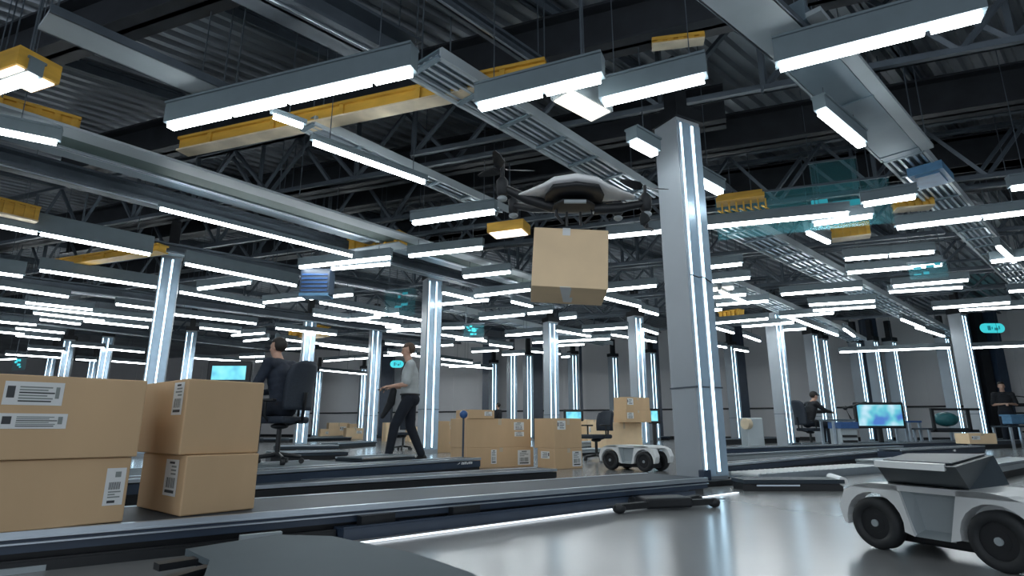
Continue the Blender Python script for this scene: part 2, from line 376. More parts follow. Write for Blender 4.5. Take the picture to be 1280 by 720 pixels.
LA = [
 (213,160,513,92,'long double tube lamp at upper left in front of the yellow beam',dict(ends=(.28,.52,.86),thick=1.1,hh=.19)),
 (600,136,750,100,'bright tube lamp at top centre beside the cream square lamp',dict(ends=(.55,),thick=1.1,hh=.17)),
 (755,130,880,100,'bright tube lamp just above the large front pillar',dict(thick=1.1,hh=.17)),
 (975,86,1227,22,'long thick tube lamp in the upper right corner',dict(ends=(.76,),thick=1.1,hh=.2)),
 (1027,142,1077,183,'short slanting tube lamp beside the blue grey duct',{}),
 (392,180,530,229,'thin tube lamp slanting down toward the drone left rotor',dict(thick=.5,hh=.05)),
 (517,280,617,266,'tube lamp left below the drone left rotor',{}),
 (375,335,487,323,'tube lamp right of the blue cabinet panel',{}),
 (415,337,487,331,'second tube lamp just below the one right of the blue cabinet panel',dict(thick=.7)),
 (512,321,602,311,'tube lamp crossing the pale tray left of the drone carton',{}),
 (580,347,637,341,'tube lamp touching the left of the drone carton',{}),
 (594,371,662,363,'tube lamp ending at the lower left corner of the drone carton',{}),
 (761,297,1060,268,'very long thin tube lamp crossing the large front pillar',dict(thick=.6)),
 (1122,286,1290,266,'long tube lamp at right edge crossing the shiny tray',dict(ends=(.65,))),
 (1080,257,1144,247,'tube lamp beside the blue box on the right tray',{}),
 (1018,281,1090,271,'tube lamp just above the yellow bracket at right',{}),
 (1057,325,1167,316,'upper lamp of the pair with the teal panel at right',dict(ends=(.5,))),
 (1060,342,1177,332,'lower lamp of the pair with the teal panel at right',{}),
 (1117,359,1210,351,'upper of two stacked tube lamps below the teal panel',{}),
 (1112,366,1203,360,'lower of two stacked tube lamps below the teal panel',dict(thick=.7)),
 (977,369,1077,361,'tube lamp crossing the second shiny tray',{}),
 (1012,382,1093,377,'tube lamp below the one crossing the second shiny tray',{}),
 (1017,389,1094,384,'thin tube lamp just right of the middle right pillar head',dict(thick=.7)),
 (1167,386,1262,379,'tube lamp above the head of the far right pillar',{}),
 (1200,390,1290,382,'thin tube lamp touching the head of the far right pillar',dict(thick=.7)),
 (1050,442,1187,434,'long low tube lamp hung in front of the back wall at right',dict(force=A_,z=2.9)),
 (1212,437,1290,431,'low tube lamp right of the far right pillar under the cyan sign',dict(force=A_,z=2.9)),
 (1266,238,1300,232,'tube lamp cut by the right edge of the frame',{}),
 (1240,328,1290,323,'small tube lamp at right edge under the shiny tray',{}),
 (1262,366,1300,362,'tiny tube lamp low at the right edge',dict(thick=.7)),
 (1248,310,1268,328,'short slanting tube lamp under the shiny right tray',{}),
 (1010,292,1036,304,'short slanting tube lamp left of the yellow bracket',{}),
 (792,180,818,194,'short slanting tube lamp just left of the large front pillar',dict(thick=1.2)),
 (872,227,900,242,'short slanting tube lamp just right of the large front pillar',dict(thick=1.2)),
 (877,336,927,331,'upper tube lamp right of the large front pillar',{}),
 (878,354,937,348,'second tube lamp down right of the large front pillar',{}),
 (878,374,932,369,'third tube lamp down right of the large front pillar',{}),
 (896,382,960,377,'fourth tube lamp down right of the large front pillar',dict(thick=.7)),
 (878,390,902,387,'short tube lamp right of the pillar left of the yellow hook',{}),
 (880,406,960,399,'tube lamp left of the middle right pillar head',{}),
 (928,409,992,404,'lower tube lamp left of the middle right pillar',dict(thick=.7)),
 (976,397,1042,392,'tube lamp just right of the middle right pillar',{}),
 (757,364,820,358,'tube lamp between the drone carton and the large pillar',{}),
 (729,414,784,410,'tube lamp left of the lit pillar beside the large pillar',{}),
 (666,429,762,424,'long tube lamp above the mid carton stacks',{}),
 (640,420,677,417,'short tube lamp left of the lit pillar behind the mid cartons',{}),
 (600,399,655,394,'tube lamp above the teal hologram sign',{}),
 (632,420,677,416,'tube lamp touching the lit pillar behind the mid cartons',dict(thick=.6)),
 (387,374,440,369,'tube lamp below the blue cabinet panel',{}),
 (330,379,380,374,'tube lamp left of the one below the blue cabinet panel',{}),
 (553,381,610,376,'tube lamp right of the pillar behind the walking man',{}),
 (0,284,187,319,'long thin lamp with tall blue grey housing at left',dict(hh=.26,thick=.6,ends=(.23,))),
 (50,339,195,360,'thin tube lamp ending at the left lit pillar',dict(hh=.2,thick=.6)),
 (-10,340,28,348,'thin tube lamp with blue housing at the left edge',dict(hh=.24,thick=.6)),
 (232,331,370,358,'thin tube lamp running right from the left lit pillar head',dict(hh=.2,thick=.6)),
 (225,366,330,384,'lower thin tube lamp right of the left lit pillar',dict(thick=.7)),
 (248,362,312,354,'short tube lamp crossing right of the left lit pillar',{}),
 (400,379,526,401,'tube lamp slanting down to the pillar behind the walking man',dict(thick=.7)),
 (-20,108,40,110,'bright lamp at left edge above the yellow beam',{}),
 (-30,160,70,180,'tube lamp under the yellow beam at left edge',dict(thick=.7)),
 (200,262,440,321,'thin lit line along the left grey beam',dict(thick=.3,hh=.05)),
 (342,142,378,164,'short thin lamp hanging off the double tube lamp end',dict(thick=.4,hh=.03)),
]
for a in LA: lamp(*a[:4], a[4], **a[5])
FAR = {
 'far white tube lamps over the left front cartons': [
  (0,381,190,401),(32,377,115,390),(42,392,130,402),(145,381,192,387),(105,402,185,410),(0,402,45,408),(20,411,80,417),(50,400,100,406),
  (215,391,320,408),(7,442,75,449),(35,436,80,440),(90,432,130,436),(95,449,120,452),(136,437,180,441),(140,452,182,455),(0,450,20,449),
  (0,360,85,372),(20,420,75,425),(250,409,300,417),(290,420,330,417),(305,427,335,424),(240,448,300,452),(0,415,30,419)],
 'far white tube lamps above and around the seated man': [
  (392,394,437,401),(345,409,420,421),(345,424,460,437),(405,452,442,449),(440,400,475,397),(438,398,500,410),(482,409,525,415),(484,415,525,412),
  (400,463,465,469),(397,482,420,482),(320,453,334,451),(445,449,462,448),(400,432,463,440),(355,437,376,436),(300,447,330,446),(420,480,455,478),
  (468,395,498,393),(445,476,462,478)],
 'far white tube lamps between the walking man pillar and the mid cartons': [
  (552,419,608,427),(554,367,590,375),(552,433,566,431),(552,449,590,454),(552,456,615,461),(590,441,623,438),(562,459,600,457),(553,411,580,410),
  (482,430,525,434),(485,441,525,446),(480,445,520,443),(612,430,640,436),(570,425,604,424),(628,445,655,442),(665,440,700,443)],
 'far white tube lamps around the lit pillars right of centre': [
  (696,414,738,421),(765,419,820,428),(803,412,822,418),(702,447,712,446),(640,378,665,384),(750,372,800,384),(800,388,822,394),
  (882,407,917,417),(881,430,908,435),(918,437,935,440),(985,397,1047,420),(978,404,990,404),(978,414,1007,411),(1127,400,1155,411),(690,433,730,431),(700,399,720,397),
  (1145,410,1180,421),(1055,412,1068,421),(660,393,690,390),(930,420,950,427),(900,365,935,380)],
}
for g, ls in FAR.items():
    for l in ls: lamp(*l, g.replace('lamps', 'lamp').replace('far white', 'small far white').replace('between', 'hung between'), g, thick=.8)
# unseen lamps added beyond the frame (behind and beside the camera) to light the foreground
for (x, y) in ((-2.5, .6), (.6, .2), (3.4, -.2), (-5, 2.0), (-.5, -2.0), (2.6, -2.2), (-3.4, -1.6)):
    p = Vector((x, y, 3.15)); t = thing('tube_lamp', p, 'unseen tube lamp added above the camera to light the foreground', 'lamp', 'unseen added lamps above the camera')
    m = MB(); m.bar(p-A_*.8, p+A_*.8, .14, .13, zo=.035); m.build('housing', 'housing', t)
    m = MB(); m.bar(p-A_*.8, p+A_*.8, .1, .045, zo=-.01); m.build('tube', 'tube', t)

# square cream lamps
def square_lamp(px, py, z, L, wd, hh, ax, label, mk='cream_panel', body='pale', yel=False):
    c = at(px, py, z); t = thing('panel_lamp', c, label, 'lamp'); p, q = c-ax*L/2, c+ax*L/2
    m = MB(); m.bar(p, q, wd*1.02, hh, zo=.012); m.build('housing', 'yellow' if yel else body, t)
    m = MB(); m.bar(p+ax*.03, q-ax*.03, wd*.9, .012); m.build('diffuser', mk, t)
    m = MB(); m.bar(c+UP*hh, Vector((c.x, c.y, 5.0)), .02, .02, up=A_); m.build('hanger_rod', 'truss', t)
square_lamp(728, 134, 3.25, .55, .24, .16, B_, 'cream square lamp hanging between the two bright tube lamps at top centre')
square_lamp(636, 293, 3.2, .55, .3, .14, A_, 'cream panel lamp in a yellow frame left of the drone carton', yel=True)
square_lamp(30, 100, 3.2, .35, .3, .16, A_, 'cream panel lamp in a yellow block at the left edge', 'cream_panel', yel=True)
square_lamp(895, 362, 3.25, .7, .35, .1, A_, 'small cream panel lamp right of the large front pillar')

# ================================================================== YELLOW CRANE STEEL
def ybeam(x1, y1, x2, y2, z, wd, ht, label, under='cream'):
    p, q = at(x1, y1, z), at(x2, y2, z); c = (p+q)/2; t = thing('crane_beam', (c.x, c.y, z), label, 'beam')
    d = (q-p).normalized()
    m = MB(); m.bar(p, q, wd*.6, ht); m.bar(p, q, wd, .03, zo=ht-.03); m.build('beam_web', 'yellow', t)
    m = MB(); m.bar(p, q, wd, .02, zo=-.02); m.build('lower_flange', under, t)
    m = MB()
    for i in range(5): e = p+(q-p)*(i+.5)/5; m.bar(e, e+d*.05, wd*.9, ht*.9)
    m.build('stiffener', 'yellow', t)
ybeam(228, 190, 684, 96, 3.55, .17, .15, 'long yellow crane beam crossing behind the double tube lamp')
ybeam(-20, 134, 98, 166, 3.45, .18, .14, 'yellow beam at the left edge above a tube lamp')
ybeam(-20, 262, 46, 277, 3.3, .16, .2, 'yellow beam end cut by the left edge beside the blue grey housing')
ybeam(70, 334, 203, 314, 3.4, .22, .12, 'yellow beam ending at the head of the left lit pillar', 'yellow')
ybeam(440, 315, 505, 305, 3.4, .3, .2, 'yellow beam piece right above the tube lamps left of centre', 'pale')
ybeam(1040, 300, 1088, 294, 3.3, .2, .2, 'yellow bracket beam between the tube lamps at right')
ybeam(1118, 262, 1165, 258, 3.4, .2, .1, 'short yellow beam under the blue box at right')
ybeam(902, 402, 928, 398, 3.3, .3, .25, 'yellow hook block left of the middle right pillar', 'pale')
ybeam(365, 424, 405, 419, 3.3, .5, .3, 'small yellow beam behind the seated man head', 'yellow')
ybeam(815, 58, 880, 50, 3.9, .1, .06, 'short orange yellow bar in the roof at top centre right', 'cream')
# yellow cage
c = at(925, 252, 3.45); t = thing('yellow_cage', c, 'yellow slatted cage hanging right of the large front pillar', 'cage')
m = MB(); m.bar(c-A_*.3, c+A_*.3, .25, .05, zo=.0); m.bar(c-A_*.28, c+A_*.28, .2, .05, zo=.05); m.build('frame', 'yellow', t)
for i in range(7):
    m = MB(); e = c-A_*(.24-.09*i); m.bar(e-UP*.13, e, .03, .02, up=A_); m.bar(e-UP*.13-B_*.1, e-UP*.13+B_*.1, .02, .015); m.build('slat', 'yellow', t)

# ================================================================== LIT PILLARS
def column(px, py, label, group=None, ztop=3.62, side=.33, big=False, D=None):
    p = at(px, py, ztop)
    # keep in front of the wall
    for _ in range(40):
        if (p - W0).dot(wn) > -.8: r = ray(px, py); p = p*.98; p.z = ztop; p.x = (px-640)/(F)*(p.y*CT+(ztop-H)*ST)
    p.z = 0; x, y = p.x, p.y; CB = math.radians(61); Bc = Vector((math.sin(CB), math.cos(CB), 0)); Bp = Vector((Bc.y, -Bc.x, 0))
    t = thing('lit_pillar', (x, y, 0), label, 'pillar', group)
    h = side/2
    R = Matrix((( Bp.x, -Bc.x, 0, x), (Bp.y, -Bc.y, 0, y), (0, 0, 1, 0), (0, 0, 0, 1)))   # local +x = right-front face normal, +y = left-front
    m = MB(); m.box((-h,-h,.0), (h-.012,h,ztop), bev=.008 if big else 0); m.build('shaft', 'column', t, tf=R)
    m = MB(); m.box((h-.012,-h+.01,.08), (h,h-.012,ztop-.05)); m.build('strip_glow_face', 'col_strip_glow', t, tf=R)  # right-front face, coloured as lit by the strips
    for yy, wd in ((h-.035, .016), (-h*.05-.02, .026)):
        m = MB(); m.box((h-.004,yy-wd/2-.016,.1), (h+.008,yy+wd/2+.016,ztop-.06)); m.build('strip_channel', 'column', t, tf=R)
        m = MB(); m.box((h+.006,yy-wd/2,.12), (h+.016,yy+wd/2,ztop-.08)); m.build('light_strip', 'strip', t, tf=R)
    m = MB(); m.box((-h-.02,-h-.02,ztop), (h+.02,h+.02,ztop+.14)); m.box((-h*.5,-h*.5,ztop+.1), (h*.5,h*.5,4.4)); m.build('cap', 'black', t, tf=R)
    m = MB(); m.box((-h-.006,-h-.006,.86), (h+.004,h+.006,.875)); m.build('collar', 'truss', t, tf=R)
    if big:
        m = MB(); m.box((-h-.1,-h-.06,0), (h+.06,h+.1,.05), bev=.01); m.build('base_plate', 'black', t, tf=R)
        m = MB(); m.box((h-.02,h-.06,.05), (h+.04,h+.04,.14), bev=.008); m.build('cable_gland', 'navy', t, tf=R)
        m = MB(); m.tube([(h+.01,h*.9,1.93),(h+.05,h*.5,1.9),(h+.03,0,1.92),(h+.01,-h*.8,1.88)], .006, 6); m.build('cable', 'black', t, tf=R)
    return t
column(846, 158, 'large lit front pillar standing right of the drone', big=True)
COL = [(215,322,'lit pillar behind the gap of the left front cartons'),(388,397,'lit pillar directly behind the seated man chair'),(470,410,'lit pillar left of the walking man'),
 (541,350,'wide lit pillar directly behind the walking man'),(688,403,'lit pillar rising behind the mid carton stacks'),(794,396,'lit pillar just left of the large front pillar'),
 (966,392,'lit pillar left of the seated man in the cap'),(1196,393,'leaning looking lit pillar left of the dark standing man'),(1177,422,'narrow lit pillar directly left of the far right pillar'),
 (1013,418,'left one of the two lit pillars behind the seated man in the cap'),(1026,424,'right one of the two lit pillars behind the seated man in the cap'),
 (1068,428,'lit pillar above the left edge of the big monitor'),(1089,426,'lit pillar above the middle of the big monitor'),(1112,427,'lit pillar above the right edge of the big monitor'),
 (912,432,'lit pillar alone between the large front pillar and the grey cart'),(240,414,'lit pillar above the second front carton stack'),(136,421,'second lit pillar from the left above the front cartons'),
 (88,425,'leftmost full lit pillar above the front cartons'),(66,447,'far lit pillar at the left above the big front carton'),(118,450,'far lit pillar between the two left lit pillars'),
 (617,460,'far lit pillar above the left mid carton stack'),(640,442,'far lit pillar left of a thinner one above mid cartons'),(660,444,'far lit pillar just left of the pillar behind the mid cartons'),
 (716,443,'far lit pillar right of the mid carton pillar'),(766,446,'far lit pillar with a dark head left of the far cart'),(813,441,'far lit pillar half hidden behind the large front pillar'),
 (455,482,'farthest small lit pillar left of the walking man'),(399,472,'farthest small lit pillar behind the seated man chair')]
for a in COL: column(*a)
def post(px, ptop, wd, label, D=None, ht=4.78, n=1):
    # dark steel post near the back wall
    r = ray(px, 500); 
    k = (W0.dot(wn) - 1.0)/( (Vector((r.x, r.y, 0))).dot(wn)); p = Vector((r.x*k, r.y*k, 0))
    t = thing('dark_steel_post', p, label, 'post')
    for i in range(n):
        q = p + A_*(i-(n-1)/2)*wd*1.3
        m = MB(); m.box((q.x-wd/2, q.y-wd/2, 0), (q.x+wd/2, q.y+wd/2, ht)); m.build('post_body', 'navy' if i % 2 == 0 else 'black', t)
    m = MB(); m.box((p.x-wd*n*.8, p.y-wd, 0), (p.x+wd*n*.8, p.y+wd, .08)); m.build('base_plate', 'black', t)
post(1098, 400, .45, 'thick dark post between the lit pillars above the big monitor')
post(1238, 400, .34, 'dark post bundle beside the standing man in black', n=3)
post(926, 440, .5, 'dark post right of the lone lit pillar')
post(672, 440, .5, 'dark post behind the mid carton pillar')
post(610, 460, .55, 'dark post left of the far lit pillars')
post(727, 440, .12, 'thin black post on the back wall behind the mid cartons')
post(483, 440, .6, 'dark post left of the walking man')
post(820, 440, .4, 'dark post half hidden by the large front pillar')

# ================================================================== SIGNS, GHOST PANELS
def pill_sign(px, py, D, wpx, hpx, label):
    c = atD(px, py, D); k = D/F/1.0; w_, h_ = wpx*k*.98, hpx*k; r = h_/2
    poly = []
    for s_ in (1, -1):
        for i in range(9):
            a = s_*PI/2 - s_*PI*i/8 if s_ == 1 else -PI/2 - PI*i/8
            poly.append(c + Vector((s_*(w_/2-r) + r*math.cos(a)*(1), 0, r*math.sin(a))))
    t = thing('wall_sign', c, label, 'sign'); m = MB(); m.prism(poly, (0, .05, 0)); m.build('sign_face', 'teal', t)
    m = MB()
    for i, (a, b) in enumerate(((-.22,-.1),(-.05,-.02),(.06,.2),(.24,.28))): m.box((c.x+a*w_, c.y-.02, c.z-h_*.24+.1*h_*(i % 2)), (c.x+b*w_, c.y, c.z+h_*.22-.1*h_*(i % 3)))
    m.build('sign_mark', 'tealdark', t)
    m = MB(); m.box((c.x-w_*.2, c.y+.05, c.z-.02), (c.x+w_*.2, c.y+.12, c.z+.02)); m.build('bracket', 'black', t)
pill_sign(1241, 410, 20.5, 31, 12, 'cyan glowing pill sign high at the right of the back wall')
pill_sign(496, 455, 24, 17, 9, 'small cyan glowing sign left of the walking man head')
def ghost(px, py, D, wpx, hpx, label, mk='ghost', marks=5, yaw=-.35, glyph='tealdark'):
    c = atD(px, py, D); k = D/F; w_, h_ = wpx*k/2, hpx*k/2; R = Matrix.Translation(c) @ Matrix.Rotation(yaw, 4, 'Z')
    t = thing('glass_display', c, label, 'display'); m = MB(); m.box((-w_,-.01,-h_), (w_,.01,h_)); m.build('glass', mk, t, tf=R)
    m = MB(); m.box((-w_-.01,-.015,h_-.01), (w_+.01,.015,h_+.02)); m.build('top_rail', 'truss', t, tf=R)
    for k_ in (-.8, .8):
        m = MB(); a = R @ Vector((k_*w_, 0, h_+.01)); m.bar(a, Vector((a.x, a.y, 5.0)), .01, .01, up=A_); m.build('hanger_rod', 'truss', t)
    if marks:
        m = MB(); rr = random.Random(int(px))
        for i in range(marks):
            x = rr.uniform(-w_*.8, w_*.4); z = rr.uniform(-h_*.8, h_*.6); m.box((x,-.02,z), (x+w_*rr.uniform(.15,.5),-.012,z+h_*rr.uniform(.1,.35)))
        m.build('display_mark', glyph, t, tf=R)
ghost(1000, 262, 7.5, 210, 62, 'large dim teal glass display beside the yellow cage')
ghost(1042, 220, 7.9, 56, 45, 'dark blue glass display above the large teal one', 'ghost', 0)
c = atD(393, 354, 9.6); t = thing('hanging_cabinet', c, 'dark blue louvred cabinet hung left of the tube lamps at centre left', 'cabinet')
m = MB(); m.box((c.x-.25,c.y,c.z-.2), (c.x+.25,c.y+.3,c.z+.26)); m.build('cabinet_body', 'navy', t)
for i in range(5): m = MB(); m.box((c.x-.22,c.y-.012,c.z-.14+.07*i), (c.x+.22,c.y,c.z-.11+.07*i)); m.build('louvre', 'bluebin', t)
m = MB(); m.box((c.x-.25,c.y-.01,c.z-.22), (c.x+.25,c.y+.3,c.z-.17)); m.build('bottom_edge', 'bluebox', t)
m = MB(); m.box((c.x-.015,c.y+.14,c.z+.26), (c.x+.015,c.y+.17,5.0)); m.build('hanger_rod', 'truss', t)
ghost(500, 378, 12, 44, 36, 'dim teal glass display above the walking man')
ghost(1160, 338, 9, 42, 22, 'teal glass display between paired lamps at right')
ghost(592, 413, 13, 28, 16, 'bright teal hologram sign right of the walking man pillar', 'ghost', 11, glyph='teal')
ghost(24, 455, 12, 24, 16, 'teal hologram shape above the big front carton', 'ghost', 9, glyph='teal')
c = at(1164, 222, 3.38); t = thing('junction_box', c, 'blue steel box fixed under the right shiny tray', 'box')
m = MB(); m.bar(c-B_*.28, c+B_*.28, .34, .1, zo=-.02); m.build('box_body', 'bluebox', t); m = MB(); m.bar(c-B_*.2, c+B_*.2, .24, .015, zo=-.035); m.build('box_lid', 'bluebox', t)

# ================================================================== CONVEYORS
def conveyor(x1, y1, x2, y2, z, wd, label, group=None, side='navy', top='belt', rail='alu', hh=None, stripes=0, plinth=True, round_end=False, logo=None):
    p, q = at(x1, y1, z), at(x2, y2, z); d = (q-p).normalized(); b = UP.cross(d).normalized()
    if b.y < 0: b = -b
    c = (p+q)/2 + b*wd/2; t = thing('conveyor', (c.x, c.y, 0), label, 'conveyor', group)
    hh = hh or z*.6; L = (q-p).length
    pc, qc = p+b*wd/2, q+b*wd/2
    m = MB(); m.bar(pc, qc, wd-.08, .02, zo=-.022)
    if round_end: m.tube([q+b*.05-UP*.03-d*.005, q+b*(wd-.05)-UP*.03-d*.005], .028, 14)
    m.build('belt', top, t)
    for o in (.02, wd-.02):
        m = MB(); m.bar(p+b*o, q+b*o, .026, .022, zo=-.022); m.build('guide_rail', rail, t)
    m = MB(); m.bar(pc, qc, wd-.03, hh-.03, zo=-hh)
    m.build('side_panel', side, t)
    if stripes:
        m = MB()
        for i in range(stripes):
            zz = -hh*(.35+.25*i); m.bar(p+b*.008, q+b*.008, .014, .006, zo=zz)
        m.build('trim_line', rail, t)
    if plinth and z-hh > .015:
        m = MB(); m.bar(pc+UP*(-z), qc+UP*(-z), wd*.82, z-hh); m.build('plinth', 'black', t)
    if logo:
        lx, n_, sz = logo; e = p+d*L*lx; m = MB()
        m.add([e-b*.004-UP*hh*.62-d*sz, e-b*.004-UP*hh*.5-d*sz*.2, e-b*.004-UP*hh*.3, e-b*.004-UP*hh*.45-d*sz*.4], [(0,1,2,3)])
        for i in range(n_):
            a = e+d*(.02+i*sz*.42) - b*.004; m.bar(a-UP*hh*.6, a-UP*hh*(.32+.12*(i % 3 == 1))+d*sz*.1, .006, sz*.16, up=d)
            if i % 2: m.bar(a-UP*hh*.45, a+d*sz*.25-UP*hh*.43, .006, sz*.12)
        m.build('lettering', 'label', t)
    return p, q, d, b
conveyor(-170, 680, 886, 597, .14, .62, 'long low conveyor in front carrying the large cartons', hh=.075, stripes=2, round_end=True, side='navy')
# pedestal bar under its right half
def lowbar(x1, y1, x2, y2, z, wd, ht, label, mk='black', name='floor_rail', cat='rail'):
    p, q = at(x1, y1, z), at(x2, y2, z); d = (q-p).normalized(); b = UP.cross(d).normalized()
    if b.y < 0: b = -b
    m = MB(); m.bar(p+b*wd/2, q+b*wd/2, wd, ht, zo=-ht); m.bar(p+b*.01, q+b*.01, .012, .008)
    return tag(m.build(name, mk), label, cat)
lowbar(430, 662, 870, 613, .05, .12, .05, 'dark low floor rail along the foot of the front conveyor', 'navy')
lowbar(-60, 712, 420, 664, .035, .1, .035, 'dark low skirting rail at bottom left under the cartons', 'black')
m = MB(); p, q = at(415, 684, .004), at(922, 616, .004); m.bar(p, q, .024, .005); tag(m.build('floor_strip', 'glowline'), 'thin white strip lying on the floor in front of the long conveyor', 'strip')
for i, (px, py) in enumerate(((470, 655), (580, 643), (717, 617))):
    m = MB(); c = at(px, py, .05); m.bar(c-B_*.09, c+B_*.09, .05, .045); tag(m.build('bracket_block', 'black'), ['black block on the low rail left, below the front conveyor','black block on the low rail in the middle of the front conveyor','black block on the low rail right, near the conveyor end'][i], 'block')
conveyor(150, 600, 602, 572, .2, .3, 'navy conveyor with white lettering in front of the walking man', hh=.09, logo=(.90, 8, .05), top='belt')
conveyor(240, 612, 697, 586, .12, .34, 'black conveyor between the lettered one and the front one', side='black', hh=.08)
conveyor(150, 600, 480, 580, .10, 1.5, 'broad low platform conveyor carrying the office chair', hh=.06, top='greydeck')
LC = [(340,565,436,563,'grey conveyor strip right of the office chair base'),(345,557,424,556,'second grey conveyor strip right of the office chair base'),
 (345,548,456,543,'dark conveyor strip behind the seated man chair'),(424,554,472,551,'short dark conveyor strip left of the walking man feet'),
 (330,548,440,546,'far thin conveyor strip below the distant cartons at left'),(455,572,520,568,'light conveyor piece at the walking man feet')]
for i, a in enumerate(LC): conveyor(a[0], a[1], a[2], a[3], .14, .5, a[4], hh=.07, side='belt', top='greydeck')
RC = [(888,560,1290,549,.2,.32,'long dark conveyor running right from behind the large front pillar to the right edge','navy'),
 (888,569,1130,557,.15,.12,'thin pale conveyor right of the large front pillar base','shellgrey'),
 (905,580,1112,563,.15,.22,'long navy conveyor leading toward the grey cart','navy'),
 (1003,554,1135,551,.14,.3,'long black conveyor in front of the seated man in the cap','black'),
 (1128,562,1232,557,.2,.35,'navy conveyor with small lettering carrying the single small carton','navy'),
 (1236,582,1300,572,.15,.3,'pale conveyor at the right edge behind the near cart','shellgrey'),
 (1150,551,1290,547,.15,.4,'far pale topped conveyor before the standing man in black','belt'),
 (890,549,1000,546,.18,.5,'far black conveyor left of the seated man in the cap','black'),
 (1095,575,1165,571,.13,.25,'short white topped conveyor just behind the near cart load bin','shellgrey'),
 (728,553,760,551,.18,.5,'white striped conveyor left of the far cart','shellgrey'),
 (700,563,766,560,.12,.5,'lower white conveyor left of the far cart','shellgrey'),
 (775,546,838,545,.16,.6,'navy conveyor behind the far cart','navy'),
 (728,547,760,546,.2,.5,'black conveyor with equipment behind the mid cartons','black')]
for a in RC: conveyor(*a[:6], a[6], side=a[7], top='belt' if a[7] != 'shellgrey' else 'shellgrey', hh=a[4]*.55, logo=(.55, 5, .05) if 'lettering' in a[6] else None)
# roller bed with glinting rollers
p, q = at(950, 594, .07), at(1104, 583, .07); d = (q-p).normalized(); b = Vector((-d.y, d.x, 0)); b = b if b.y > 0 else -b
t = thing('roller_bed', ((p+q)/2).to_tuple()[:2]+(0,), 'roller bed with shining white rollers left of the near cart', 'conveyor')
m = MB(); m.bar(p, q, .03, .05, zo=-.04); m.bar(p+b*.36, q+b*.36, .03, .05, zo=-.04); m.bar(p+b*.18-UP*.07, q+b*.18-UP*.07, .3, .03); m.build('frame', 'alu', t)
L = (q-p).length; nr = 26
for i in range(nr):
    e = p+d*L*(i+.5)/nr; m = MB(); m.tube([e+b*.02-UP*.005, e+b*.34-UP*.005], .022, 10); m.build('roller', 'white', t)
# conveyor end unit on the floor
p, q = at(930, 603, .07), at(1056, 603, .07); d = (q-p).normalized(); b = UP.cross(d); b = b if b.y > 0 else -b
t = thing('conveyor_end_unit', ((p+q)/2).to_tuple()[:2]+(0,), 'dark low conveyor end with white roller left of the near cart', 'conveyor')
m = MB(); m.bar(p+b*.14, q+b*.14, .28, .03, zo=-.01); m.build('deck', 'belt', t)
m = MB(); m.bar(p+b*.14-UP*.07, q+b*.14-UP*.07, .22, .055); m.build('frame', 'black', t)
m = MB(); m.tube([q+b*.02+UP*.005, q+b*.30+B_*.12+UP*.01], .035, 14); m.build('drum', 'white', t)
m = MB(); m.bar(p+d*.1-b*.002-UP*.03, p+d*.45-b*.002-UP*.03, .008, .012); m.build('trim_line', 'alu', t)

# foreground grey platform, lower left
t = thing('low_platform', at(400, 700, 0), 'grey low platform with dark notched side at the bottom left foreground', 'platform')
z = .11
poly = [at(x, y, z) for x, y in ((232, 686), (345, 668), (415, 670), (520, 692), (590, 716), (660, 760), (380, 800), (250, 735), (262, 700))]
m = MB(); m.prism([p_-UP*.02 for p_ in poly], (0, 0, .02)); m.build('top_plate', 'greydeck', t)
m = MB(); cc = sum(poly, Vector())/len(poly); inner = [cc+(p_-cc)*.9 for p_ in poly]; m.prism([Vector((p_.x, p_.y, 0)) for p_ in inner], (0, 0, z-.02)); m.build('base', 'navy', t)
m = MB(); m.bar(at(196, 704, .1), at(262, 694, .1), .05, .02, zo=-.02); m.bar(at(205, 722, .1), at(262, 706, .1), .04, .02, zo=-.02); m.build('side_bracket', 'black', t)
m = MB(); p, q = at(300, 669, .075), at(352, 664, .075); m.bar(p, q, .03, .03, zo=-.03); m.build('edge_rail', 'pale', t)
m = MB(); p, q = at(-40, 716, .02), at(225, 684, .02); m.bar(p, q, .05, .02, zo=-.02); tag(m.build('floor_rail', 'pale'), 'pale flat rail on the floor at the bottom left corner', 'rail')
# black folded frame lying on floor
c = at(828, 636, 0); t = thing('folded_drone', c, 'black folded drone lying flat on the floor before the large pillar', 'drone')
R = Matrix.Translation(c) @ Matrix.Rotation(.25, 4, 'Z')
m = MB(); m.box((-.15,-.09,.012), (.17,.09,.075), bev=.015); m.build('body', 'black', t, tf=R)
for (x, y, e, f) in ((-.1,-.05,-.36,-.14),(.12,-.05,.36,-.02),(-.1,.05,-.12,.2),(.12,.05,.36,.18)):
    m = MB(); m.bar((x,y,.02), (e,f,.02), .05, .035); m.ell((e,f,.03), (.04,.04,.03)); m.build('arm', 'rubber', t, tf=R)
    m = MB(); m.bar((e-.09,f-.02,.046), (e+.09,f+.02,.046), .018, .004); m.build('propeller', 'black', t, tf=R)

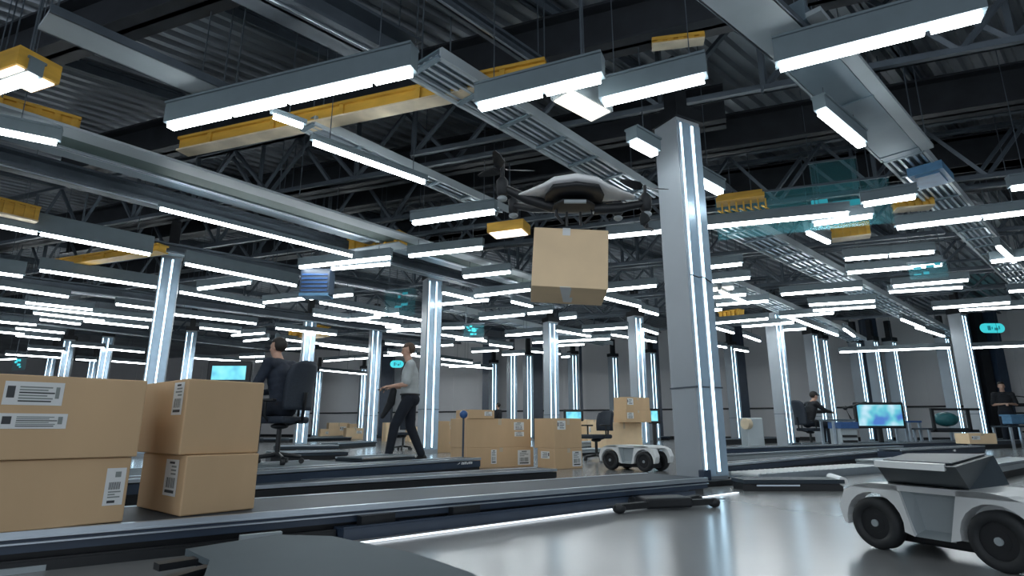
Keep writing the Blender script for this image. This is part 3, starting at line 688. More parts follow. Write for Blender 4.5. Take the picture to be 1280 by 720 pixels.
# ================================================================== CARTONS
def carton(cx, base, z0, h, xr, xl, ang, label, group=None, D=None, labels=(), mk='card', tape=True, sL=None):
    """nearest vertical edge at pixel column cx, foot at pixel row `base` on height z0"""
    p = at(cx, base, z0) if D is None else None
    if D is not None: r = ray(cx, 535); p = Vector((r.x*D/r.y, D, z0))
    a = math.radians(ang); d1 = Vector((math.sin(a), math.cos(a), 0)); d2 = Vector((-d1.y, d1.x, 0))
    def reach(dv, px):
        kx = (px-640)/F; zz = z0+h/2-H   # x = kx*(y*CT+zz*ST)
        den = dv.x - kx*dv.y*CT
        return (kx*(p.y*CT+zz*ST) - p.x)/den
    s1 = abs(reach(d1, xr)); s2 = sL or abs(reach(d2, xl)); s1 = min(s1, 1.2); s2 = min(max(s2, .08), .8)
    yaw = math.atan2(d1.y, d1.x)
    t = thing('carton', p, label, 'box', group); t.rotation_euler = (0, 0, yaw)
    m = MB(); m.box((0,0,0), (s1,s2,h), bev=min(.006, h*.03)); o = m.build('box_body', mk, None, origin=(0,0,0)); o.parent = t
    if tape:
        m = MB(); m.box((-.0015, s2/2-.025, 0), (0.0, s2/2+.025, h)) if s1 < s2 else m.box((s1/2-.025,-.0015,h*.78), (s1/2+.025,0,h))
        m.box((0, s2/2-.025, h), (s1, s2/2+.025, h+.0015)); o = m.build('tape', 'tape', None, origin=(0,0,0)); o.parent = t
    for (face, u, v, lw, lh) in labels:
        m = MB()
        def rect(u0, v0, u1, v1, off, mi):
            if face == 'R': c_ = [(u0,-off,v0),(u1,-off,v0),(u1,-off,v1),(u0,-off,v1)]
            else: c_ = [(-off,u0,v0),(-off,u1,v0),(-off,u1,v1),(-off,u0,v1)]
            m.add(c_, [(0,1,2,3)], mi)
        W_ = s1 if face == 'R' else s2
        u0, v0, u1, v1 = u*W_, v*h, (u+lw)*W_, (v+lh)*h
        rect(u0, v0, u1, v1, .002, 0)
        rr = random.Random(int(cx*7+v*100)); du, dv = u1-u0, v1-v0
        if dv > du*.9 or rr.random() < .5:
            rect(u0+du*.15, v0+dv*.08, u1-du*.15, v0+dv*.16, .003, 1)
            for i in range(9):
                x = u0+du*(.15+.7*i/9); rect(x, v0+dv*.22, x+du*rr.uniform(.02,.055), v0+dv*.5, .003, 1 if i % 2 else 2)
            for i in range(3): rect(u0+du*.15, v0+dv*(.58+.1*i), u0+du*rr.uniform(.5,.85), v0+dv*(.63+.1*i), .003, 2)
            rect(u0+du*.3, v0+dv*.88, u1-du*.3, v0+dv*.94, .003, 1)
        else:
            for i in range(5): rect(u0+du*rr.uniform(.2,.3), v0+dv*(.15+.15*i), u0+du*rr.uniform(.6,.9), v0+dv*(.22+.15*i), .003, 2 if i % 2 else 1)
            rect(u0+du*.03, v0+dv*.35, u0+du*.15, v0+dv*.8, .003, 1)
        o = m.build('shipping_label', ['label', 'ink', 'ink2'], None, origin=(0,0,0)); o.parent = t
    return t
# front left stack: hung from its right-hand edge, so the corner is worked out directly
def carton_right_edge(px, D, z0, h, length, depth, ang, label, labels):
    r = ray(px, 572); e = Vector((r.x*D/r.y, D, z0)); a = math.radians(ang); d1 = Vector((math.sin(a), math.cos(a), 0))
    p = e - d1*length
    t = carton(0, 600, z0, h, 0, 0, ang, label, D=1, labels=(), tape=False); 
    for ch in list(t.children): bpy.data.objects.remove(ch)
    t.location = p; yaw = math.atan2(d1.y, d1.x); t.rotation_euler = (0, 0, yaw)
    m = MB(); m.box((0,0,0), (length, depth, h), bev=.005); o = m.build('box_body', 'card', None, origin=(0,0,0)); o.parent = t
    m = MB(); m.box((0, depth/2-.03, h), (length, depth/2+.03, h+.0015)); o = m.build('tape', 'tape', None, origin=(0,0,0)); o.parent = t
    for (u0, v0, u1, v1, kind) in labels:
        m = MB()
        def rect(a_, b_, c_, d_, off, mi): m.add([(a_,-off,b_),(c_,-off,b_),(c_,-off,d_),(a_,-off,d_)], [(0,1,2,3)], mi)
        rect(u0, v0, u1, v1, .0015, 0); du, dv = u1-u0, v1-v0; rr = random.Random(int(u0*100))
        if kind == 'wide':
            for i in range(6): rect(u0+du*.25, v0+dv*(.14+.12*i), u0+du*rr.uniform(.7,.85), v0+dv*(.2+.12*i), .0025, 2 if i % 3 else 1)
            rect(u0+du*.05, v0+dv*.3, u0+du*.18, v0+dv*.8, .0025, 1); rect(u0+du*.86, v0+dv*.3, u0+du*.93, v0+dv*.8, .0025, 2)
        else:
            rect(u0+du*.2, v0+dv*.06, u0+du*.6, v0+dv*.13, .0025, 1)
            for i in range(8): x = u0+du*(.2+.6*i/8); rect(x, v0+dv*.42, x+du*.04, v0+dv*.62, .0025, 1)
            for i in range(3): rect(u0+du*.2, v0+dv*(.2+.07*i), u0+du*rr.uniform(.5,.85), v0+dv*(.235+.07*i), .0025, 2)
            rect(u0+du*.45, v0+dv*.75, u0+du*.75, v0+dv*.9, .0025, 2)
        o = m.build('shipping_label', ['label', 'ink', 'ink2'], None, origin=(0,0,0)); o.parent = t
Lb = .70
carton_right_edge(165, 2.44, .14, .245, Lb, .42, 45.5, 'large carton at lower left, bottom of the front stack', [(Lb-.078,.065,Lb-.012,.205,'tall')])
carton_right_edge(171, 2.44, .387, .305, Lb, .42, 45.5, 'large carton at left edge with two white labels, top of the front stack', [(Lb-.45,.195,Lb-.275,.28,'wide'),(Lb-.45,.11,Lb-.25,.165,'wide')])
carton(224, 646, .14, .245, 321, 170, 40, 'carton standing behind the big one, bottom of the second stack', labels=(('L',.13,.3,.28,.62),), tape=False, sL=.5)
carton(228, 646, .387, .325, 327, 175, 40, 'taller carton on top of the second front stack', D=2.57, labels=(('L',.06,.52,.22,.44),), tape=False, sL=.5)
# mid stacks
MIDC = [
 (583,586,0,.25,667,570,60,'bottom carton of the left mid stack with a barcode label',dict(labels=(('R',.75,.1,.2,.75),('R',.35,.2,.08,.7)),sL=.5)),
 (583,586,.25,.37,664,570,60,'tall carton on the left mid stack with two small labels',dict(D=-1,labels=(('R',.72,.6,.16,.28),('R',.73,.38,.15,.16)),sL=.5)),
 (586,586,.62,.11,618,575,60,'small flat carton on top of the left mid stack',dict(D=-1,labels=(('R',.6,.3,.3,.5),),sL=.4)),
 (694,587,0,.25,728,672,52,'bottom carton of the right mid stack with a barcode label',dict(labels=(('R',.62,.1,.34,.75),('L',.3,.5,.5,.35)))),
 (693,587,.25,.37,727,668,52,'tall carton on the right mid stack with one label',dict(D=-1,labels=(('R',.1,.62,.3,.3),),mk='card')),
]
d0 = {}
for (cx, by, z0, h, xr, xl, ang, lb, kw) in MIDC:
    kw = dict(kw)
    if z0 == 0: last = at(cx, by, 0).y
    if kw.get('D') == -1: kw['D'] = last
    carton(cx, by, z0, h, xr, xl, ang, lb, **kw)
carton(547, 566, 0, .22, 578, 535, 60, 'bottom carton right behind the pillar of the walking man', sL=.5, labels=(('R',.55,.5,.3,.4),))
carton(547, 566, .22, .42, 578, 535, 60, 'tall carton right behind the pillar of the walking man', D=at(547,566,0).y, sL=.5, labels=(('R',.5,.6,.2,.15),))
carton(758, 565, 0, .62, 803, 750, 58, 'wide carton behind the far cart', sL=.5, mk='card2', labels=())
D3 = at(758, 565, 0).y
carton(783, 565, .62, .26, 814, 775, 58, 'middle carton on the small stack behind the far cart', D=D3, sL=.4, labels=(('R',.05,.3,.25,.5),))
carton(784, 565, .88, .28, 812, 775, 58, 'top carton on the small stack behind the far cart', D=D3, sL=.4, labels=(('R',.05,.4,.25,.5),))
carton(735, 556, 0, .75, 752, 730, 58, 'light carton in plastic wrap behind the mid stacks', sL=.4, mk='card2', labels=(('R',.1,.5,.4,.2),))
carton(712, 556, 0, .6, 733, 705, 58, 'carton just behind the right mid stack', sL=.4)
CF = [(410,548,0,.75,436,405,60,'largest carton in the far left group'),(436,548,0,.7,446,430,60,'narrow carton in the far left group'),(400,549,0,.45,412,396,60,'small carton at the left of the far left group'),
 (432,549,0,.5,456,428,60,'long carton at the right of the far left group'),(482,552,0,.7,492,478,60,'upright carton left of the walking man legs'),(512,552,0,.55,524,508,60,'carton seen between the walking man and his pillar'),
 (650,545,0,.8,668,640,60,'distant carton behind the left mid stack')]
for (cx, by, z0, h, xr, xl, ang, lb) in CF: carton(cx, by, z0, h, xr, xl, ang, lb, sL=.5, mk='card2', labels=(('R',.55,.5,.3,.25),) if cx < 440 else ())
carton(1209, 552, .2, .20, 1246, 1205, 88, 'single small carton on the far right conveyor', D=at(1210, 555, .2).y, sL=.35, mk='card2', labels=(('R',.1,.4,.3,.35),))
carton(961, 546, 0, .4, 971, 958, 80, 'small wooden looking carton left of the seated man in the cap', sL=.4, mk='card2')

# ================================================================== CARGO DRONE WITH CARTON
DD = 3.2
c = atD(714, 252, DD); kx = (c.y*CT+(c.z-H)*ST)/F   # metres per pixel there
t = thing('cargo_drone', c, 'white and black cargo drone carrying a carton in the middle of the hall', 'drone')
def L3(px, py, y=0): return Vector(((px-714)*kx, y, -(py-252)*kx/1.02))
R = Matrix.Translation(c)
# shell: lofted white hull
def loft(m, secs, mi=0, n=14):
    rings = []
    for (x, y0, z0_, ry, rz) in secs: rings.append([Vector((x, y0+ry*math.cos(2*PI*k/n), z0_+rz*math.sin(2*PI*k/n)*(1 if math.sin(2*PI*k/n) > 0 else .6))) for k in range(n)])
    vs = [v for r_ in rings for v in r_]; fs = []
    for i in range(len(rings)-1):
        for k in range(n): fs.append((i*n+k, i*n+(k+1) % n, (i+1)*n+(k+1) % n, (i+1)*n+k))
    m.add(vs, fs, mi, True); m.add(rings[0]+rings[-1], [tuple(range(n))[::-1], tuple(range(n, 2*n))], mi)
def X(px): return (px-714)*kx
def Z(py): return -(py-252)*kx/1.02
m = MB(); loft(m, [(X(646),-.04,Z(249),.03,.010),(X(660),-.05,Z(248),.07,.022),(X(677),-.06,Z(246),.12,.032),(X(690),-.06,Z(243),.17,.048),(X(715),-.06,Z(242),.20,.055),(X(740),-.06,Z(243),.17,.048),(X(754),-.06,Z(246),.12,.032),(X(772),-.05,Z(248),.07,.022),(X(791),-.04,Z(250),.03,.010)])
m.build('shell', 'droneshell', t, tf=R)
m = MB(); loft(m, [(X(680),-.09,Z(257),.07,.012),(X(688),-.09,Z(253),.15,.038),(X(715),-.09,Z(252),.175,.044),(X(742),-.09,Z(253),.15,.038),(X(750),-.09,Z(257),.07,.012)])
m.build('belly', 'black', t, tf=R)
m = MB(); loft(m, [(X(690),-.06,Z(266),.06,.01),(X(700),-.06,Z(264),.10,.028),(X(728),-.06,Z(264),.10,.028),(X(740),-.06,Z(266),.06,.01)]); m.build('camera_pod', 'rubber', t, tf=R)
m = MB(); m.tube([(X(702),-.16,Z(266)),(X(728),-.16,Z(266))], .012, 8); m.build('sensor_bar', 'shellgrey', t, tf=R)
def rotor(hx, hz, hy, root, down=.0, big=1.0):
    m = MB(); m.tube([root, (root[0]*.5+hx*.5, root[1]*.5+hy*.5, root[2]*.5+hz*.5-.012), (hx, hy, hz)], [.034, .03, .022], 10); m.build('arm', 'black', t, tf=R)
    m = MB(); m.tube([(hx,hy,hz-.05),(hx,hy,hz-.045),(hx,hy,hz+.035),(hx,hy,hz+.06)], [.018,.032,.036,.018], 14); m.build('motor', 'rubber', t, tf=R)
    m = MB(); m.ell((hx,hy-.01,hz-.075), (.03,.025,.018)); m.build('foot_pad', 'shellgrey', t, tf=R)
    return hx, hy, hz
def blades(hx, hy, hz, n, a0, Lr, tilt=0, mk='black'):
    for i in range(n):
        a = a0+2*PI*i/n; m = MB()
        dx, dy = math.cos(a), math.sin(a); px_, py_ = -dy, dx; vs = []
        for (s_, w_, tw) in ((.02,.012,.01),(.25*Lr/.25*.3,.03,.012),(Lr*.7,.024,.008),(Lr,.008,.003)):
            for q_ in (-1, 1):
                vs.append((hx+dx*s_+px_*w_*q_, hy+dy*s_+py_*w_*q_, hz+tw*q_+.02*s_/Lr))
        top = [Vector(v)+Vector((0,0,.003)) for v in vs]; n_ = len(vs); fs = []
        for j in range(0, n_-2, 2):
            fs += [(j, j+1, j+3, j+2), (n_+j, n_+j+2, n_+j+3, n_+j+1), (j, j+2, n_+j+2, n_+j), (j+1, n_+j+1, n_+j+3, j+3)]
        fs += [(0, n_, n_+1, 1), (n_-2, n_-1, 2*n_-1, 2*n_-2)]
        m.add(vs+top, fs); m.build('propeller_blade', mk, t, tf=R)
h1 = rotor(X(628), Z(238), -.06, (X(690), -.03, Z(262))); blades(X(628), -.06, Z(214), 3, .3, .20); 
h2 = rotor(X(808), Z(252), .02, (X(740), -.02, Z(264))); blades(X(808), .02, Z(283), 2, 1.2, .17); blades(X(808), .02, Z(232), 2, .4, .17)
h3 = rotor(X(642), Z(228), .34, (X(695), .05, Z(255))); blades(X(642), .34, Z(218), 2, .9, .18)
h4 = rotor(X(786), Z(230), .36, (X(735), .05, Z(255))); blades(X(786), .36, Z(222), 2, 2.2, .18)
m = MB(); m.tube([(X(628), -.06, Z(245)), (X(628), -.06, Z(198))], .012, 8); m.build('rotor_mast', 'black', t, tf=R)
m = MB(); m.tube([(X(808), .02, Z(228)), (X(808), .02, Z(286))], .01, 8); m.build('rotor_mast', 'black', t, tf=R)
for s_ in (-1, 1):
    m = MB(); m.tube([(X(716)+s_*.10,-.05,Z(266)),(X(716)+s_*.105,-.05,Z(274)),(X(716)+s_*.06,-.03,Z(284))], .009, 8); m.tube([(X(716)+s_*.04,-.02,Z(268)),(X(716)+s_*.04,-.02,Z(286))], .007, 8); m.build('gripper', 'black', t, tf=R)
# carton under the drone, a bit rolled
c2 = atD(713, 322, DD); tt = thing('carton', c2, 'square carton held in the air under the cargo drone', 'box')
R2 = Matrix.Translation(c2) @ Matrix.Rotation(.06, 4, 'Y') @ Matrix.Rotation(-.03, 4, 'Z') @ Matrix.Rotation(math.radians(-6), 4, 'X')
bw, bh, bd = 92*kx/2, 78*kx/2, .30
m = MB(); m.box((-bw,0,-bh), (bw,bd,bh), bev=.004); m.build('box_body', 'card2', tt, tf=R2)
m = MB(); m.box((-.05,-.0015,bh-.045), (-.005,0,bh+.001)); m.box((-.05,-.0015,bh), (-.005,bd,bh+.002)); m.build('tape', 'label', tt, tf=R2)
m = MB(); m.add([(-.055,-.0012,-bh+.004),(.005,-.0012,-bh+.004),(.005,-.0012,-bh),(-.055,-.0012,-bh)], [(0,1,2,3)])
m.add([(-.055,.0,-bh-.0015),(.012,.0,-bh-.0015),(.012,.17,-bh-.0015),(.03,.17,-bh-.0015),(.03,.26,-bh-.0015),(-.02,.26,-bh-.0015)], [(0,1,2,3,4,5)]); m.build('paper_label', 'label', tt, tf=R2)

# ================================================================== WHEELED CARTS
def wheel(parent, x, y, r, wd, sgn):
    o = MB(); n = 36
    prof = [(r*.62, -wd/2), (r*.93, -wd/2), (r, -wd*.3), (r, wd*.3), (r*.93, wd/2), (r*.62, wd/2)]
    vs = []; fs = []
    for j in range(n):
        a = 2*PI*j/n
        for (rr, yy) in prof: vs.append((x+rr*math.cos(a), y+yy, r+rr*math.sin(a)))
    k = len(prof)
    for j in range(n):
        for i in range(k): fs.append((j*k+i, ((j+1) % n)*k+i, ((j+1) % n)*k+(i+1) % k, j*k+(i+1) % k))
    o.add(vs, fs, 0, True); w_ = o.build('wheel', 'rubber', parent)
    h = MB(); h.tube([(x, y-wd*.33, r), (x, y+wd*.33, r)], r*.63, 28)
    for k_ in (-1, 1):
        for ra, ya in ((r*.60, .36), (r*.36, .38)):
            h.tube([(x, y+k_*wd*.30, r), (x, y+k_*wd*ya, r)], ra, 28)
    h.build('hub', 'black', w_)
    h = MB(); h.tube([(x, y-wd*.47, r), (x, y+wd*.47, r)], r*.14, 12)
    h.build('axle_cap', 'shellgrey', w_)
def make_cart(label, r=.105, wb=.46, wd=.34, hz=.27, load=True):
    t = thing('wheeled_cart', (0,0,0), label, 'cart')
    y0 = -wd/2
    def arch(cx, a0=0, a1=180, rr=r*1.2, n=12): return [(cx+rr*math.cos(math.radians(a0+(a1-a0)*i/n)), r+rr*math.sin(math.radians(a0+(a1-a0)*i/n))) for i in range(n+1)]
    xl, xr = -wb/2, wb/2
    # fender outline, left and right (x, z)
    fl = [(xl-r*1.35, r*.9), (xl-r*1.5, r*1.5), (xl-r*1.2, r*2.2), (xl-r*.5, r*2.5), (xl+r*.25, hz), (xl+r*1.1, hz*.99), (xl+r*1.55, r*.72)] + [(x_, z_) for x_, z_ in arch(xl, -8, 188)]
    for s_ in (-1, 1):
        for sx in (1, -1):
            pts = [(sx*(x_) , z_) for x_, z_ in fl]
            m = MB(); m.prism([Vector((p_[0], s_*wd/2, p_[1])) for p_ in pts], (0, -s_*.075, 0)); o = m.build('fender', 'white', t)
    # central body, set in between the fenders
    m = MB(); x1 = wb/2-r*.1
    prof = [(-x1*1.0, r*.72), (x1*1.0, r*.72), (x1*1.15, hz*.6), (x1*.95, hz*.97), (-x1*.95, hz*.97), (-x1*1.15, hz*.6)]
    m.prism([Vector((a, -wd/2+.07, b)) for a, b in prof], (0, wd-.14, 0)); m.build('chassis', 'white', t)
    for s_ in (-1, 1):
        m = MB(); a = s_*(wd/2-.055); b_ = s_*(wd/2-.004)
        m.add([(-x1*.55, b_, hz*.985), (x1*.62, b_, hz*.985), (x1*.38, b_, r*.72), (-x1*.34, b_, r*.72), (-x1*.36, a, hz*.86), (x1*.42, a, hz*.86), (x1*.3, a, r*.95), (-x1*.25, a, r*.95)],
              [(0,1,5,4),(1,2,6,5),(2,3,7,6),(3,0,4,7),(4,5,6,7)])
        m.build('recessed_side', 'shellgrey', t)
    m = MB(); m.prism([Vector((a, -wd/2+.0, b)) for a, b in ((-wb/2-r*1.0, r*2.35), (wb/2+r*1.0, r*2.35), (wb/2, hz), (-wb/2, hz))], (0, wd, 0)); m.build('top_cover', 'white', t)
    m = MB(); m.box((-x1*1.3, -wd/2+.09, .035), (x1*1.3, wd/2-.09, r*.9), bev=.01); m.build('underbody', 'black', t)
    for x_ in (xl, xr):
        for y_ in (-wd/2+.03, wd/2-.03): wheel(t, x_, y_, r, .07, 1)
    return t
cart = make_cart('large grey white wheeled cart cut by the right edge')
lw = at(1104, 686, 0); rw = at(1262, 716, 0); dv = (rw-lw); yaw = math.atan2(dv.y, dv.x); wb = dv.length
print('CART', lw, rw, wb)
sc = wb/.46
nrm = Vector((-dv.y, dv.x, 0)).normalized()
far_cart = copy_tree(cart)
cart.scale = (sc,)*3; cart.rotation_euler = (0, 0, yaw); mid = (lw+rw)/2 + nrm*(.14*sc); cart.location = mid
far_cart['label'] = 'small white wheeled cart between the mid cartons and the large pillar'
lw = at(763, 587, 0); rw = at(808, 590, 0); dv = rw-lw; s2 = dv.length/.46; nrm2 = Vector((-dv.y, dv.x, 0)).normalized()
far_cart.scale = (s2,)*3; far_cart.rotation_euler = (0, 0, math.atan2(dv.y, dv.x)); far_cart.location = (lw+rw)/2+nrm2*.14*s2; far_cart.scale = (s2*.94,)*3
# load bin riding on the near cart (own thing)
zt = .27*sc
t = thing('load_bin', Vector((mid.x, mid.y, zt)), 'dark tapered load bin on top of the near cart', 'bin')
bb = [(1108, 601), (1212, 606), (1250, 600), (1165, 594)]
lo = [at(x_, y_, zt) for x_, y_ in ((1110, 603), (1212, 612), (1262, 606), (1160, 600))]
zt2 = zt + .115
hi = [at(x_, y_, zt2) for x_, y_ in ((1093, 578), (1194, 584), (1242, 569), (1130, 568))]
m = MB(); m.hexa(lo+hi); m.build('bin_body', 'bin', t)
m = MB(); p_, q_ = hi[0], hi[0]+(hi[1]-hi[0])*.88; dn = (hi[3]-hi[0]).normalized()
m.hexa([p_-UP*.014-dn*.01, q_-UP*.014-dn*.01, q_-UP*.014+dn*.05, p_-UP*.014+dn*.05, p_+UP*.006-dn*.01, q_+UP*.006-dn*.01, q_+UP*.006+dn*.05, p_+UP*.006+dn*.05]); m.build('front_lip', 'white', t)
m = MB(); cc = sum(hi, Vector())/4; ii = [cc+(h_-cc)*.86+UP*.004 for h_ in hi]; m.prism(ii, (0,0,.004)); m.build('lid', 'bin', t)

# ================================================================== PEOPLE
def remesh(o, vox, smooth=2):
    md = o.modifiers.new('union', 'REMESH'); md.mode = 'VOXEL'; md.voxel_size = vox; md.use_smooth_shade = True
    if smooth: sm = o.modifiers.new('soften', 'SMOOTH'); sm.iterations = smooth; sm.factor = .5
def hand(m, wrist, dirv, palmn, s=1.0, curl=.5):
    d = Vector(dirv).normalized(); n = Vector(palmn).normalized(); sd = d.cross(n).normalized(); w_ = Vector(wrist)
    m.cap(w_, w_+d*.05*s, .022*s, .024*s)
    for i in range(4):
        o = sd*(.03-.02*i)*s; b0 = w_+d*.045*s+o*.8; m.cap(w_+d*.02*s+o*.6, w_+d*.085*s+o, .013*s, .011*s)
        l = (.075, .085, .08, .062)[i]*s; k = w_+d*.088*s+o
        a1 = d*math.cos(curl)+n*math.sin(curl); a2 = d*math.cos(curl*2)+n*math.sin(curl*2)
        m.cap(k, k+a1*l*.55, .0095*s, .009*s, 8); m.cap(k+a1*l*.55, k+a1*l*.55+a2*l*.45, .009*s, .0075*s, 8)
    th = w_+d*.025*s+sd*.028*s; m.cap(th, th+(d*.7+sd*.7+n*.3).normalized()*.04*s, .013*s, .011*s, 8)
    t2 = th+(d*.7+sd*.7+n*.3).normalized()*.04*s; m.cap(t2, t2+(d*.95+sd*.2+n*.3).normalized()*.028*s, .011*s, .009*s, 8)
def head(m, c, fwd, up=UP, s=1.0):
    f = Vector(fwd).normalized(); u = (Vector(up) - f*f.dot(up)).normalized(); r = f.cross(u).normalized()
    R = Matrix((( r.x, f.x, u.x), (r.y, f.y, u.y), (r.z, f.z, u.z)))
    T = lambda x, y, z: Vector(c) + R @ Vector((x*s, y*s, z*s))
    m.ell(T(0,-.012,.025), (.073*s,.093*s,.088*s), rot=R, n=24)      # cranium
    m.ell(T(0,.022,-.035), (.056*s,.066*s,.078*s), rot=R, n=20)       # face and jaw
    m.ell(T(0,.05,-.092), (.024*s,.026*s,.02*s), rot=R)               # chin
    m.cap(T(0,.084,.012), T(0,.104,-.026), .009*s, .014*s, 10)         # nose
    m.ell(T(0,.080,-.055), (.024*s,.012*s,.010*s), rot=R)             # mouth
    m.ell(T(0,.078,.025), (.045*s,.012*s,.010*s), rot=R)              # brow
    for k in (-1, 1):
        m.ell(T(k*.073,-.008,-.012), (.009*s,.018*s,.030*s), rot=R)   # ears
        m.ell(T(k*.028,.074,.006), (.011*s,.010*s,.008*s), rot=R)     # eyes
    return T, R
def hair(T, R, s, parent, mk, cut=.035, cap_=False):
    m = MB(); m.ell(T(0,-.02,.036), (.080*s,.096*s,.088*s), rot=R, n=24)
    # trim face side: keep verts above/behind the hairline
    keep = []
    Ri = R.transposed(); c0 = T(0,0,0)
    ok = [(lambda q: q.z > .045*s or q.y < -.01*s)(Ri @ (v-c0)) and (Ri @ (v-c0)).z > -.06*s for v in m.v]
    m2 = MB(); idx = {}
    fs = []; sh = []
    for f_ in m.f:
        if all(ok[i] for i in f_): fs.append(f_)
    m2.v = m.v; m2.f = fs; m2.m = [0]*len(fs); m2.sm = [True]*len(fs)
    o = m2.build('hair', mk, parent); sd_ = o.modifiers.new('thick', 'SOLIDIFY'); sd_.thickness = .012*s; sd_.offset = 0
    return o
def torso(m, pel, chest, neck, shL, shR, g=0, belly=.0, wf=1.0):
    """pelvis, chest and shoulders as overlapping ellipsoids; g grows it for clothing"""
    pel, chest, neck, shL, shR = map(Vector, (pel, chest, neck, shL, shR))
    ax = (shR-shL).normalized(); upv = (chest-pel).normalized(); fw = upv.cross(ax).normalized(); ax = fw.cross(upv)
    R = Matrix(((ax.x, fw.x, upv.x), (ax.y, fw.y, upv.y), (ax.z, fw.z, upv.z)))
    R = Matrix(((ax.x, fw.x, upv.x), (ax.y, fw.y, upv.y), (ax.z, fw.z, upv.z)))
    m.ell(pel, (.155*wf+g,.115+g,.13+g), rot=R, n=24)
    for f_, rx, ry in ((.2,.148,.11),(.4,.142,.108),(.6,.150,.11),(.8,.163,.115),(1,.168,.118)):
        m.ell(pel+(chest-pel)*f_, (rx*wf+g, ry+g+belly*(f_ < .7), .11+g), rot=R, n=24)
    m.ell(chest+upv*.06, (.165+g,.10+g,.09+g), rot=R, n=24)
    m.cap(shL, shR, .058+g, .058+g, 14)
    for s_ in (shL, shR): m.cap(chest+upv*.12, s_, .06+g, .062+g, 12)
    return R
def person(loc, yaw, J, label, top, bottom, shoes='black', hairm='hair', sleeve='long', vox=.009, extra=None, tie=False, scale=1, lower=True, capm=None, face=(0,1,0)):
    t = thing('person', loc, label, 'person')
    W = Matrix.Translation(Vector(loc)) @ Matrix.Rotation(yaw, 4, 'Z') @ Matrix.Scale(scale, 4)
    m = MB()
    torso(m, J['pel'], J['chest'], J['neck'], J['shL'], J['shR'])
    m.cap(Vector(J['chest'])+Vector((0,0,.12)), J['head'], .062, .052, 14)
    T, R = head(m, Vector(J['head'])+Vector((0,0,.09)), face)
    for s_ in 'LR':
        m.cap(J['sh'+s_], J['el'+s_], .046, .037); m.cap(J['el'+s_], J['wr'+s_], .038, .025)
        hd = Vector(J.get('hd'+s_, Vector(J['wr'+s_])-Vector(J['el'+s_]))); hand(m, J['wr'+s_], hd, J.get('pn'+s_, (0,0,-1)), 1.0, J.get('curl', .5))
        if lower:
            hp = Vector(J['pel'])+Vector((-.085 if s_ == 'L' else .085, 0, -.02))
            m.cap(hp, J['kn'+s_], .082, .055); m.cap(J['kn'+s_], J['an'+s_], .056, .036)
            mid_ = (Vector(J['kn'+s_])*.7+Vector(J['an'+s_])*.3); m.ell(mid_+Vector((0,-.012,0)), (.05,.05,.09))
            m.cap(J['an'+s_], Vector(J['an'+s_])+Vector((0,.015,-.04)), .036, .024)
    o = m.build('body', 'skin', t, tf=W); remesh(o, vox*scale, 1)
    g = .014; m = MB(); torso(m, J['pel'], J['chest'], J['neck'], J['shL'], J['shR'], g, .01)
    for s_ in 'LR':
        if sleeve == 'long': m.cap(J['sh'+s_], J['el'+s_], .064, .054); m.cap(J['el'+s_], J['wr'+s_], .053, .038)
        else:
            e = Vector(J['sh'+s_])+(Vector(J['el'+s_])-Vector(J['sh'+s_]))*.85; m.cap(J['sh'+s_], e, .066, .062)
    if J.get('collar', True): m.cap(Vector(J['chest'])+Vector((0,0,.10)), Vector(J['neck'])+Vector((0,0,.0)), .085, .062, 14)
    o = m.build('jacket' if sleeve == 'long' else 'shirt', top, t, tf=W); remesh(o, .011*scale, 3)
    if lower:
        m = MB(); pel = Vector(J['pel']); m.ell(pel+Vector((0,0,-.01)), (.172,.135,.13), n=24)
        m.ell(pel+Vector((0,-.03,-.05)), (.15,.12,.11), n=20)
        for s_ in 'LR':
            hp = pel+Vector((-.085 if s_ == 'L' else .085, 0, -.02)); m.cap(hp, J['kn'+s_], .10, .074); m.cap(J['kn'+s_], Vector(J['an'+s_])+Vector((0,0,.0)), .074, .058)
        o = m.build('trousers', bottom, t, tf=W); remesh(o, .011*scale, 3)
        for s_ in 'LR':
            a = Vector(J['an'+s_]); toe = Vector(J.get('toe'+s_, a+Vector((0,.17,-.06)))); m = MB(); hl = a+Vector((0,-.03,-.055)) if 'heel'+s_ not in J else Vector(J['heel'+s_])
            m.cap(hl, toe, .038, .034, 12); m.cap(a, hl, .045, .04); m.cap(a, (hl+toe)/2, .045, .038); o = m.build('shoe', shoes, t, tf=W); remesh(o, .009*scale, 2)
    # hair: transform T by W
    WR = (W.to_3x3() @ R); c0 = W @ T(0,0,0); T2 = lambda x, y, z: c0 + WR @ Vector((x,y,z))
    hair(T2, WR if scale == 1 else WR.normalized(), scale, t, hairm)
    if capm:
        m = MB(); m.ell(T2(0,-.01,.055), (.084,.10,.075), rot=WR, n=20); m.add([T2(-.06,.07,.06),T2(.06,.07,.06),T2(.045,.15,.045),T2(-.045,.15,.045)], [(0,1,2,3)]); m.build('peaked_cap', capm, t)
    if extra: extra(t, W)
    return t
